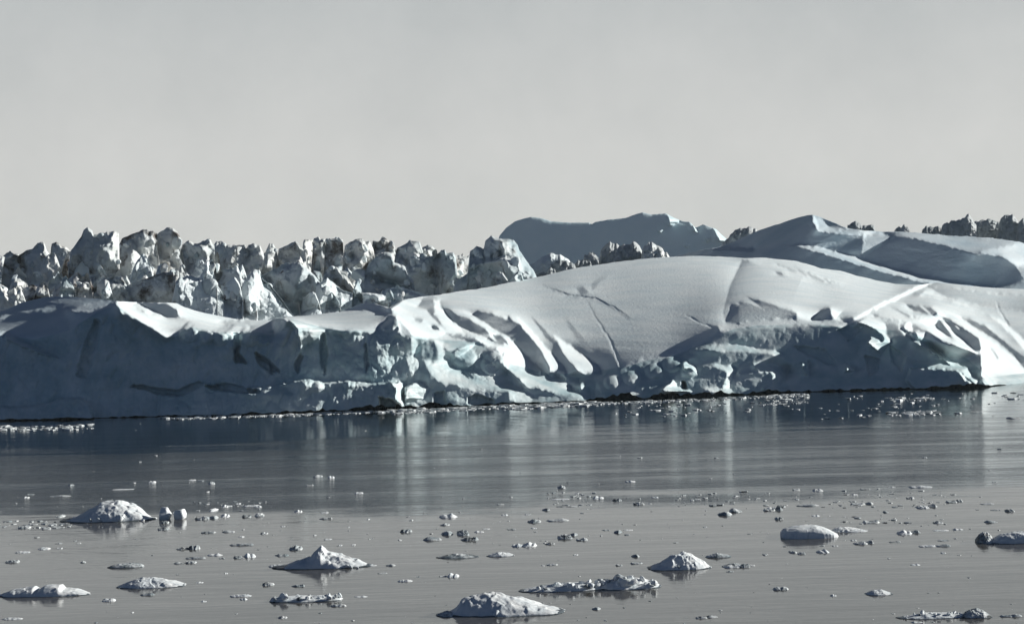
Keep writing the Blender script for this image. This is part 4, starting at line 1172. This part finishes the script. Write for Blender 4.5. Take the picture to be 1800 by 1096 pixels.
def floe(name, x0, x1, yb, depth_px, prof_px, label, seed, ledge=True, cat='ice floe', group=None, knobs=(), mat=None, boulders=0, **kw):
    """x0..x1 width, yb lowest waterline row, depth_px rows the footprint covers, prof_px [(px x, height px)]"""
    depth_px = depth_px * 0.6
    yc = yb - depth_px / 2
    ax, az, ay = mpp(yc)
    cx = (x0 + x1) / 2
    X, Y, _ = at(cx, yc, float(dsea(cx, yc)))
    w, d = (x1 - x0) * ax, depth_px * ay
    root = empty(name, (float(X), float(Y), 0))
    tag(root, label, cat, group)
    prof = [((px - cx) / ((x1 - x0) / 2), max(0.3 * h, h - 0.55 * depth_px) * 0.92 * az) for px, h in prof_px]
    if boulders > 10:
        mp_ = [(a, 0.62 * b) for a, b in prof]
    else:
        mp_ = prof
    heightfield('snow_mound', w, d, mp_, seed, mat or M_FLOE, root, (float(X), float(Y), 0), **{'skew': 0.6, 'peak_w': 0.3, **kw})
    if ledge:
        hm = max(h for _, h in prof)
        heightfield('wet_ledge', w * 0.99, d * 0.96, [(-1, 0.09 * hm + 0.05), (1, 0.09 * hm + 0.05)], seed, M_FLOEICE, root, (float(X), float(Y) - 0.05 * d, 0), rough=0.3, edge=0.2, res=80, bite=kw.get('bite', 0.16))
    for k, (kx, kw_, kh) in enumerate(knobs):
        xk = float(at(kx, yc + depth_px * 0.2, float(dsea(kx, yc + depth_px * 0.2)))[0])
        hz = kh * az
        boulder(root, 'ice_knob', (xk, float(Y) - 0.2 * d, 0.35 * hz), (0.62 * kw_ * ax, 0.55 * kw_ * ax, 0.95 * hz), 3 + 2 * k, M_FLOE, 0.6 + k)
    rb = random.Random(900 + seed)
    for k in range(boulders):
        u_ = rb.uniform(-0.92, 0.92)
        hl = float(np.interp(u_, [a for a, b in prof], [b for a, b in prof]))
        q_ = rb.uniform(-0.75, 0.3) if boulders > 10 else rb.uniform(-0.95, -0.7)
        r_ = hl * (rb.uniform(0.3, 0.58) if boulders > 10 else rb.uniform(0.18, 0.32))
        boulder(root, 'ice_boulder', (float(X) + u_ * w / 2, float(Y) + q_ * d / 2, hl * (rb.uniform(0.25, 0.72) if boulders > 10 else rb.uniform(0.05, 0.3)) * (1 - 0.3 * abs(q_))), (r_ * rb.uniform(0.9, 1.5), r_, r_ * rb.uniform(0.7, 1.05)), rb.randrange(9), M_FLOE if rb.random() < 0.68 else M_FRAG, rb.uniform(0, 6.28))
    return root


G_FLOE = 'larger ice floes drifting in the foreground'
floe('ice_floe', 105, 275, 918, 20, [(105, 3), (130, 12), (150, 24), (178, 38), (195, 42), (215, 44), (240, 38), (258, 26), (270, 14)], 'brightest mound-shaped floe at left with two separate white knobs on its right', 1, group=G_FLOE, knobs=((285, 30, 19), (314, 30, 16)), rough=0.16, boulders=5)
floe('ice_floe', -6, 162, 1049, 16, [(-6, 8), (20, 17), (60, 22), (68, 15), (80, 23), (108, 24), (114, 16), (135, 15), (162, 4)], 'long low floe at the lower left made of two dark-fronted boulders and a white tail', 2, group=G_FLOE, edge=0.25, rough=0.14, bp=4)
floe('ice_floe', 203, 330, 1034, 18, [(203, 8), (225, 16), (250, 22), (275, 20), (305, 16), (330, 6)], 'lens-shaped flat floe with a dark left nose, right of the two-boulder floe', 3, group=G_FLOE, rough=0.22, boulders=4)
floe('ice_floe', 478, 655, 1000, 18, [(478, 2), (500, 8), (520, 18), (545, 24), (558, 36), (566, 44), (575, 32), (600, 27), (630, 20), (650, 9)], 'white floe with one sharp little peak in the middle of its back', 4, group=G_FLOE, rough=0.2, boulders=6)
floe('ice_floe', 474, 606, 1058, 14, [(474, 12), (490, 20), (520, 18), (550, 15), (580, 18), (600, 19), (606, 8)], 'low knobbly rubble floe at the bottom below the sharp-peaked floe', 5, group=G_FLOE, rough=0.2, boulders=22)
floe('ice_floe', 785, 1000, 1083, 30, [(785, 8), (800, 26), (812, 42), (830, 48), (860, 46), (900, 38), (940, 26), (975, 16), (1000, 5)], 'biggest foreground floe, a white wedge with a grey shaded left front at bottom centre', 6, group=G_FLOE, rough=0.2, boulders=4)
floe('ice_floe', 908, 1060, 1040, 14, [(908, 4), (930, 12), (960, 19), (985, 23), (1010, 24), (1040, 22), (1060, 16)], 'brown-grey long tapering rubble floe just behind the biggest floe', 7, group=G_FLOE, rough=0.2, boulders=20)
floe('ice_floe', 1040, 1162, 1036, 18, [(1040, 14), (1065, 26), (1085, 32), (1110, 30), (1135, 27), (1155, 20), (1162, 8)], 'blue-grey knobbly floe made of many small boulders below the rounded white hump', 8, group=G_FLOE, rough=0.2, boulders=30)
floe('ice_floe', 1138, 1248, 1002, 18, [(1138, 6), (1160, 16), (1180, 28), (1200, 32), (1220, 29), (1240, 18), (1248, 8)], 'rounded white hump floe with a blue shaded left end right of the centre', 9, group=G_FLOE, rough=0.2, boulders=6)
floe('ice_floe', 1374, 1470, 946, 16, [(1374, 15), (1382, 20), (1410, 23), (1432, 24), (1450, 19), (1470, 9)], 'flat-topped floe with a sheer black-shaded left front and white right half', 10, group=G_FLOE, edge=0.12, rough=0.07, ledge=False, bp=7, ex=3.2, bite=0.1)
floe('ice_floe', 1462, 1522, 935, 8, [(1462, 10), (1480, 11), (1500, 8), (1522, 3)], 'small white crumbly tail of ice right of the sheer-fronted floe', 11, group=G_FLOE, ledge=False, boulders=7)
floe('ice_floe', 1716, 1748, 955, 12, [(1716, 12), (1728, 20), (1740, 18), (1748, 8)], 'dark squarish lump at the left end of the dark floe by the right edge', 12, group=G_FLOE, mat=M_FRAG, edge=0.25)
floe('ice_floe', 1742, 1830, 955, 12, [(1742, 10), (1760, 17), (1785, 21), (1810, 22), (1830, 14)], 'long dark blue-shaded floe cut off by the right edge', 13, group=G_FLOE, edge=0.2, rough=0.1, bp=5)
floe('ice_floe', 1578, 1700, 1087, 12, [(1578, 4), (1600, 10), (1625, 17), (1650, 15), (1680, 14), (1700, 9)], 'long low strip of dark rubble at the lower right', 14, group=G_FLOE, rough=0.2, boulders=20)
floe('ice_floe', 1692, 1742, 1086, 12, [(1692, 10), (1705, 17), (1725, 16), (1742, 6)], 'dark two-lump floe touching the right end of the low rubble strip', 15, group=G_FLOE, edge=0.3, mat=M_FRAG)
floe('ice_floe', 1522, 1568, 1046, 11, [(1522, 6), (1535, 10), (1550, 11), (1568, 4)], 'small oval white floe alone in open water at lower right', 16, group=G_FLOE, rough=0.15)
floe('ice_floe', 187, 255, 998, 8, [(187, 4), (200, 8), (230, 10), (252, 9), (255, 4)], 'flat dark slab of ice above the lens-shaped floe', 17, group=G_FLOE, mat=M_FRAG, edge=0.3)
floe('ice_floe', 768, 842, 981, 9, [(768, 3), (790, 8), (810, 9), (842, 3)], 'dark flat elongated slab alone left of a similar white slab', 18, group=G_FLOE, mat=M_FRAG)
floe('ice_floe', 855, 905, 978, 8, [(855, 4), (875, 9), (900, 6), (905, 3)], 'thin white slab right of the dark elongated slab', 19, group=G_FLOE)
floe('ice_floe', 1268, 1312, 997, 8, [(1268, 4), (1290, 8), (1312, 4)], 'thin dark slab off the right end of the rounded white hump', 20, group=G_FLOE, mat=M_FRAG)
floe('ice_floe', 1240, 1285, 980, 7, [(1240, 4), (1260, 9), (1285, 5)], 'white ragged strip behind the right end of the rounded white hump', 21, group=G_FLOE, mat=M_FRAG)
floe('ice_floe', 765, 806, 1083, 9, [(765, 5), (785, 11), (806, 4)], 'little dark lump touching the left tip of the biggest floe', 22, group=G_FLOE, mat=M_FRAG)

# small fragments: a few shapes, many individuals -------------------------------------------------
protos = []
for k in range(12):
    r = random.Random(70 + k)
    n = r.choice((1, 2, 3))
    prof = [(-1.0, 0.3)]
    for q in range(5):
        prof.append((-0.8 + 0.4 * q, r.uniform(0.45, 1.0)))
    prof.append((1.0, 0.25))
    o = heightfield('ice_fragment', 1.0, 1.0, [(a, b * 0.5) for a, b in prof], 40 + k, M_FRAG if k % 3 else M_FLOE, None, (0, 0, 0), rough=0.16, edge=0.35, res=42, lump=0.35 if k % 2 else 0.0, bite=0.22)
    protos.append(o)
z5f = (0, 700, 2.768)
z6f = (450, 700, 2.768)
z7f = (900, 700, 2.768)
z8f = (1300, 700, 2.768)
FR = {
 z5f: [(35, 148, 50, 25), (345, 425, 30, 12), (130, 485, 30, 12), (290, 478, 120, 12), (740, 412, 40, 15), (1030, 418, 35, 22), (1010, 458, 15, 14), (935, 400, 40, 10), (600, 445, 120, 8), (120, 632, 70, 18), (225, 638, 50, 15), (298, 580, 30, 28),
       (1040, 550, 35, 30), (1095, 530, 35, 18), (1225, 526, 90, 12), (1160, 515, 30, 8), (985, 590, 80, 24), (1040, 585, 50, 22), (1095, 578, 45, 25), (1200, 580, 50, 20), (1265, 574, 45, 22), (805, 608, 40, 18), (795, 640, 60, 18), (1015, 655, 80, 14), (1110, 652, 70, 14), (1285, 660, 40, 14), (1175, 676, 30, 12),
       (110, 752, 80, 16), (215, 736, 60, 20), (290, 732, 30, 12), (290, 708, 30, 8), (385, 708, 20, 10), (60, 800, 75, 20), (405, 800, 28, 15), (890, 736, 70, 18), (945, 735, 60, 32), (1175, 716, 130, 15), (1165, 778, 60, 20), (1215, 775, 60, 36), (950, 780, 110, 14), (1045, 766, 80, 16), (1080, 780, 30, 10), (870, 805, 60, 14), (930, 802, 60, 18),
       (1345, 820, 80, 22), (1300, 910, 50, 24), (1360, 765, 50, 14), (530, 988, 70, 22), (720, 958, 80, 18), (1170, 965, 110, 22), (1185, 980, 40, 14), (1350, 990, 70, 48), (60, 1076, 110, 18), (1100, 853, 18, 9), (645, 1043, 15, 9), (990, 990, 30, 8), (1365, 1068, 25, 16), (970, 898, 40, 7), (150, 470, 40, 8)],
 z6f: [(10, 530, 40, 12), (15, 576, 50, 24), (205, 555, 40, 18), (335, 558, 40, 10), (340, 588, 65, 14), (40, 660, 40, 14), (130, 625, 25, 8), (450, 628, 12, 8), (545, 590, 20, 7), (755, 595, 20, 10), (730, 652, 60, 24), (935, 582, 90, 26), (920, 618, 50, 16), (930, 665, 60, 28), (1005, 668, 60, 42), (1085, 652, 50, 12), (1120, 637, 40, 7), (855, 692, 95, 24), (1040, 692, 85, 26),
       (1240, 482, 20, 9), (1190, 518, 35, 10), (1210, 570, 35, 10), (1325, 566, 25, 9), (1350, 605, 60, 22), (1245, 640, 45, 10), (1350, 634, 20, 8), (195, 738, 70, 32), (130, 768, 60, 16), (300, 385, 50, 18), (365, 388, 35, 18), (260, 426, 40, 14), (500, 463, 45, 12), (350, 688, 40, 10), (565, 682, 12, 10), (410, 717, 20, 7), (475, 714, 20, 7),
       (1275, 722, 60, 22), (1330, 722, 70, 30), (725, 892, 75, 20), (615, 853, 50, 10), (655, 815, 50, 14), (790, 870, 15, 7), (910, 868, 40, 12), (960, 870, 60, 28), (60, 910, 60, 20), (205, 916, 65, 18), (400, 1012, 80, 18), (510, 967, 70, 9), (130, 1070, 45, 18), (700, 692, 20, 8), (560, 815, 60, 10)],
 z7f: [(240, 438, 40, 24), (575, 407, 50, 12), (420, 488, 55, 18), (510, 500, 45, 18), (615, 518, 55, 18), (165, 545, 40, 16), (235, 492, 90, 7), (265, 528, 110, 8), (375, 520, 30, 7), (695, 484, 35, 10), (670, 514, 15, 7), (875, 498, 20, 10), (75, 567, 25, 8), (110, 604, 65, 22), (225, 597, 115, 18), (105, 634, 30, 9), (255, 684, 75, 28), (300, 668, 40, 20), (340, 692, 60, 20), (515, 655, 40, 22), (565, 643, 50, 8), (455, 643, 40, 5), (560, 665, 30, 8), (185, 710, 50, 16), (310, 763, 25, 8), (195, 811, 60, 12), (150, 815, 15, 7), (600, 772, 40, 20), (605, 805, 60, 16), (520, 815, 35, 12),
       (1035, 570, 70, 26), (1085, 555, 60, 26), (1265, 545, 60, 22), (1310, 530, 40, 18), (1300, 588, 40, 16), (1080, 823, 110, 20), (1160, 815, 50, 8), (1305, 932, 75, 24), (410, 1027, 45, 18), (920, 1070, 60, 16), (970, 1066, 60, 16), (1360, 748, 30, 12), (1230, 764, 20, 8), (1060, 845, 40, 6), (940, 628, 20, 8)],
 z8f: [(275, 447, 35, 13), (380, 452, 50, 16), (610, 443, 50, 10), (740, 434, 40, 8), (880, 434, 110, 14), (280, 494, 20, 14), (490, 525, 14, 20), (330, 524, 110, 14), (575, 520, 70, 20), (630, 515, 40, 16), (145, 548, 60, 22), (185, 545, 50, 26), (190, 590, 40, 20), (370, 574, 40, 10), (830, 488, 40, 14), (890, 535, 60, 22), (940, 528, 40, 20), (1030, 508, 50, 18), (1070, 503, 30, 16), (1205, 515, 70, 10), (1240, 545, 40, 8), (1315, 552, 40, 18), (710, 556, 25, 12), (640, 608, 80, 24), (965, 608, 50, 16), (1220, 605, 60, 16), (980, 645, 80, 9), (1060, 640, 50, 12), (800, 662, 70, 28), (855, 655, 50, 20), (590, 710, 70, 20), (635, 705, 40, 22), (555, 693, 30, 9), (755, 700, 60, 9), (915, 722, 90, 16), (990, 720, 80, 16), (990, 694, 60, 9), (260, 752, 40, 14), (300, 758, 40, 14), (405, 752, 60, 22), (125, 762, 30, 7), (465, 720, 30, 8), (20, 822, 60, 22), (855, 812, 50, 9), (990, 754, 25, 7), (1115, 874, 12, 12), (200, 932, 75, 24), (455, 962, 30, 14), (860, 1094, 60, 8), (1320, 1062, 110, 18), (900, 290, 25, 10), (1240, 410, 20, 8), (1040, 470, 30, 8), (560, 470, 30, 8), (1330, 100, 60, 12)],
}
ZL = [
 (lambda x, y: y > 1020 and x < 700, 'small low ice chip in open water around the knobbly and two-boulder floes at lower left'),
 (lambda x, y: y > 1020 and x < 1350, 'small low chip of ice in the open water around the biggest floe'),
 (lambda x, y: y > 1020, 'small low chip of ice in the open water around the oval floe at lower right'),
 (lambda x, y: y < 790, 'tiny ice chip close under the shore of the great iceberg'),
 (lambda x, y: y < 880 and x < 480, 'thin ice chip behind the bright two-knobbed mound'),
 (lambda x, y: y < 880 and x < 1150, 'tiny ice chip on the smooth teal water in the middle of the picture'),
 (lambda x, y: y < 895 and x >= 1150, 'small ice chip in the dark reflected patch at right'),
 (lambda x, y: x < 300, 'low ice chip between the two-knobbed mound and the lens-shaped floe'),
 (lambda x, y: x < 480, 'grey ice fragment right of the two-knobbed mound'),
 (lambda x, y: x < 700, 'small grey fragment scattered round the sharp-peaked floe'),
 (lambda x, y: x < 860, 'dark-fronted chunk in the cluster above the dark elongated slab'),
 (lambda x, y: x < 1000, 'small dark fragment above the thin white slab near the centre'),
 (lambda x, y: x < 1180, 'small fragment above the rounded white hump floe'),
 (lambda x, y: x < 1380, 'dark chip in open water left of the sheer-fronted floe'),
 (lambda x, y: x < 1560, 'small fragment scattered below and beside the sheer-fronted floe'),
 (lambda x, y: True, 'small dark-fronted fragment between the sheer-fronted floe and the right edge'),
]
rnd = random.Random(12)
first = set()
nfrag = 0
for (ox, oy, sc), lst in FR.items():
    for (a, b, w, h) in lst:
        x, y, pw, ph = ox + a / sc, oy + b / sc, w / sc, h / sc
        if y > 1094: y = 1094
        k = rnd.randrange(12)
        p = protos[k]
        if k in first:
            o = p.copy()
            col.objects.link(o)
        else:
            first.add(k)
            o = p
        lie = max(2.2, ph * 0.45)
        yc = y - lie / 2
        ax, az, ay = mpp(yc)
        X, Y, _ = at(x, yc, float(dsea(x, yc)))
        o.location = (float(X), float(Y), -0.02)
        hz = min(max(0.12, (ph - 0.5 * lie) * az * 0.85), 0.33 * pw * ax)
        o.scale = (pw * ax, max(lie * ay, 0.5 * pw * ax * 0.6), hz * 2)
        o.rotation_euler = (0, 0, rnd.choice((0, math.pi)) + rnd.uniform(-0.15, 0.15))
        lab = next(l for f, l in ZL if f(x, y))
        tag(o, lab, 'ice fragment', 'small ice fragments: ' + lab.split(' of ')[0][:0] + lab)
        nfrag += 1
for k, p in enumerate(protos):
    if k not in first:
        bpy.data.objects.remove(p)

# brash: countless chips along the shoreline -------------------------------------------------
def brash():
    r = random.Random(99)
    V, Fc = [], []
    regs = []
    def reg(x0, x1, y0, y1, n, s0, s1, follow=True):
        for _ in range(n):
            x = r.uniform(x0, x1)
            y = r.uniform(y0, y1)
            if follow: y = float(WL(x)) + y
            regs.append((x, y, r.uniform(s0, s1) * (0.5 + r.random() ** 2)))
    reg(-60, 160, 10, 20, 120, 0.5, 1.6)
    reg(285, 420, 1, 6, 90, 0.5, 1.6)
    reg(430, 760, 1, 5, 260, 0.4, 1.3)
    reg(700, 1000, 1, 8, 260, 0.4, 1.4)
    reg(880, 1060, 2, 10, 160, 0.5, 1.5)
    reg(1040, 1420, 3, 8, 330, 0.3, 1.1)
    reg(1080, 1430, 12, 32, 90, 0.3, 1.0)
    reg(1340, 1420, 2, 20, 90, 0.4, 1.2)
    reg(1440, 1720, 6, 48, 80, 0.3, 1.0)
    reg(1560, 1640, 14, 20, 60, 0.4, 1.2)
    reg(1560, 1650, 38, 46, 60, 0.4, 1.2)
    reg(1740, 1810, 12, 30, 12, 0.6, 1.4)
    reg(-40, 125, 915, 928, 70, 0.25, 0.7, False)
    reg(1180, 1660, 862, 892, 110, 0.2, 0.7, False)
    reg(960, 1060, 864, 890, 40, 0.2, 0.6, False)
    reg(1480, 1600, 905, 922, 20, 0.2, 0.5, False)
    reg(340, 470, 880, 890, 20, 0.2, 0.5, False)
    reg(-20, 1820, 872, 960, 260, 0.10, 0.34, False)
    reg(-20, 1820, 950, 1096, 150, 0.07, 0.22, False)
    reg(-20, 1820, 700, 862, 60, 0.2, 0.5, False)
    base = 0
    for (x, y, s) in regs:
        D = float(dsea(x, y))
        X, Y, _ = at(x, y, D)
        n = r.choice((5, 6, 7))
        a0 = r.random() * 6.28
        top, bot = [], []
        hh = s * r.uniform(0.06, 0.2)
        for k in range(n):
            a = a0 + 6.283 * k / n
            rr = s * r.uniform(0.55, 1.0)
            cx, cy = rr * math.cos(a), rr * math.sin(a) * 1.2
            top.append((X + cx * 0.8, Y + cy * 0.8, hh * r.uniform(0.6, 1.3)))
            bot.append((X + cx, Y + cy, -0.1))
        V += top + bot + [(float(X), float(Y), hh * 1.25)]
        for k in range(n):
            k2 = (k + 1) % n
            Fc.append((base + n + k, base + n + k2, base + k2, base + k))
            Fc.append((base + k, base + k2, base + 2 * n, base + 2 * n))
        base += 2 * n + 1
    me = bpy.data.meshes.new('brash_ice')
    me.from_pydata([tuple(map(float, v)) for v in V], [], [f if f[2] != f[3] else f[:3] for f in Fc])
    me.materials.append(M_FRAG)
    o = bpy.data.objects.new('brash_ice', me)
    col.objects.link(o)
    tag(o, 'strips of crushed ice chips lying on the water along the foot of the great iceberg', kind='stuff')


brash()

# ================================================================== AIR
def haze():
    m = bpy.data.materials.new('haze')
    m.use_nodes = True
    t = m.node_tree
    t.nodes.clear()
    o_ = t.nodes.new('ShaderNodeOutputMaterial')
    pv = t.nodes.new('ShaderNodeVolumePrincipled')
    pv.inputs['Color'].default_value = (0.80, 0.95, 1.0, 1)
    pv.inputs['Density'].default_value = HAZE
    pv.inputs['Anisotropy'].default_value = 0.2
    t.links.new(pv.outputs[0], o_.inputs['Volume'])
    x, y0, y1, z0, z1 = 1600.0, -80.0, 4700.0, -4.5, 150.0
    V = [(-x, y0, z0), (x, y0, z0), (x, y1, z0), (-x, y1, z0), (-x, y0, z1), (x, y0, z1), (x, y1, z1), (-x, y1, z1)]
    f = [(0, 3, 2, 1), (4, 5, 6, 7), (0, 1, 5, 4), (1, 2, 6, 5), (2, 3, 7, 6), (3, 0, 4, 7)]
    tag(mesh_obj('haze', V, f, m, smooth=False), kind='stuff')


HAZE = 3.6e-5
haze()

# ================================================================== SKY, SUN, CAMERA
wd = bpy.data.worlds.new('World')
scene.world = wd
wd.use_nodes = True
t = wd.node_tree
t.nodes.clear()
out = t.nodes.new('ShaderNodeOutputWorld')
sky = t.nodes.new('ShaderNodeTexSky')
sky.sky_type = 'NISHITA'
sky.sun_disc = False
sky.sun_elevation = SUN_EL
sky.sun_rotation = SUN_AZ
sky.altitude = 0
sky.air_density = 0.27
sky.dust_density = 0.1
sky.ozone_density = 0.7
bg1 = t.nodes.new('ShaderNodeBackground')
bg1.inputs['Strength'].default_value = 0.05
t.links.new(sky.outputs[0], bg1.inputs['Color'])
# a pale veil of high haze low in the sky, thickest ahead of the camera
tc = t.nodes.new('ShaderNodeTexCoord')
sep = t.nodes.new('ShaderNodeSeparateXYZ')
t.links.new(tc.outputs['Generated'], sep.inputs[0])
def mr(inp, a, b, c, d):
    n = t.nodes.new('ShaderNodeMapRange')
    n.interpolation_type = 'SMOOTHSTEP'
    for k, v_ in zip((1, 2, 3, 4), (a, b, c, d)):
        n.inputs[k].default_value = v_
    t.links.new(inp, n.inputs[0])
    return n.outputs[0]
up = mr(sep.outputs[2], 0.16, 0.36, 1.0, 0.0)
fr = mr(sep.outputs[1], -0.1, 0.75, 0.0, 1.0)
mul = t.nodes.new('ShaderNodeMath'); mul.operation = 'MULTIPLY'
t.links.new(up, mul.inputs[0]); t.links.new(fr, mul.inputs[1])
bg2 = t.nodes.new('ShaderNodeBackground')
hz = ramp(t, sep.outputs[2], [(0.0, (0.615, 0.608, 0.575)), (0.05, (0.595, 0.597, 0.58)), (0.14, (0.43, 0.46, 0.47))])
sn_ = noise_node(t, tc.outputs['Generated'], 14.0, 7, 0.65)
t.links.new(mix(t, 0.15, hz, ramp(t, sn_, [(0.3, (0.35, 0.37, 0.38)), (0.7, (0.75, 0.74, 0.72))])), bg2.inputs['Color'])
bg2.inputs['Strength'].default_value = 0.89
ms = t.nodes.new('ShaderNodeMixShader')
t.links.new(mul.outputs[0], ms.inputs[0])
t.links.new(bg1.outputs[0], ms.inputs[1])
t.links.new(bg2.outputs[0], ms.inputs[2])
t.links.new(ms.outputs[0], out.inputs[0])

sd = bpy.data.lights.new('sun', 'SUN')
sd.energy = 5.0
sd.angle = math.radians(0.5)
sd.color = (1.0, 0.985, 0.935)
so = bpy.data.objects.new('sun', sd)
from mathutils import Vector, Matrix
so.rotation_euler = Vector(tuple(-LS)).to_track_quat('-Z', 'Y').to_euler()
so.location = tuple(LS * 300)
col.objects.link(so)

cd_ = bpy.data.cameras.new('camera')
cd_.sensor_fit = 'HORIZONTAL'
cd_.sensor_width = 36.0
cd_.lens = 36.0 * F / W
cd_.clip_start = 1.0
cd_.clip_end = 100000.0
cam = bpy.data.objects.new('camera', cd_)
cam.location = (0, 0, CAMZ)
cam.rotation_euler = (Matrix.Rotation(math.pi / 2 - PITCH, 3, 'X') @ Matrix.Rotation(-ROLL, 3, 'Z')).to_euler()
col.objects.link(cam)
scene.camera = cam

scene.render.engine = 'CYCLES'
scene.view_settings.view_transform = 'Standard'
scene.view_settings.look = 'None'
scene.view_settings.exposure = 0.25
scene.view_settings.gamma = 1.0
scene.cycles.max_bounces = 6
scene.cycles.diffuse_bounces = 2
scene.cycles.use_denoising = True
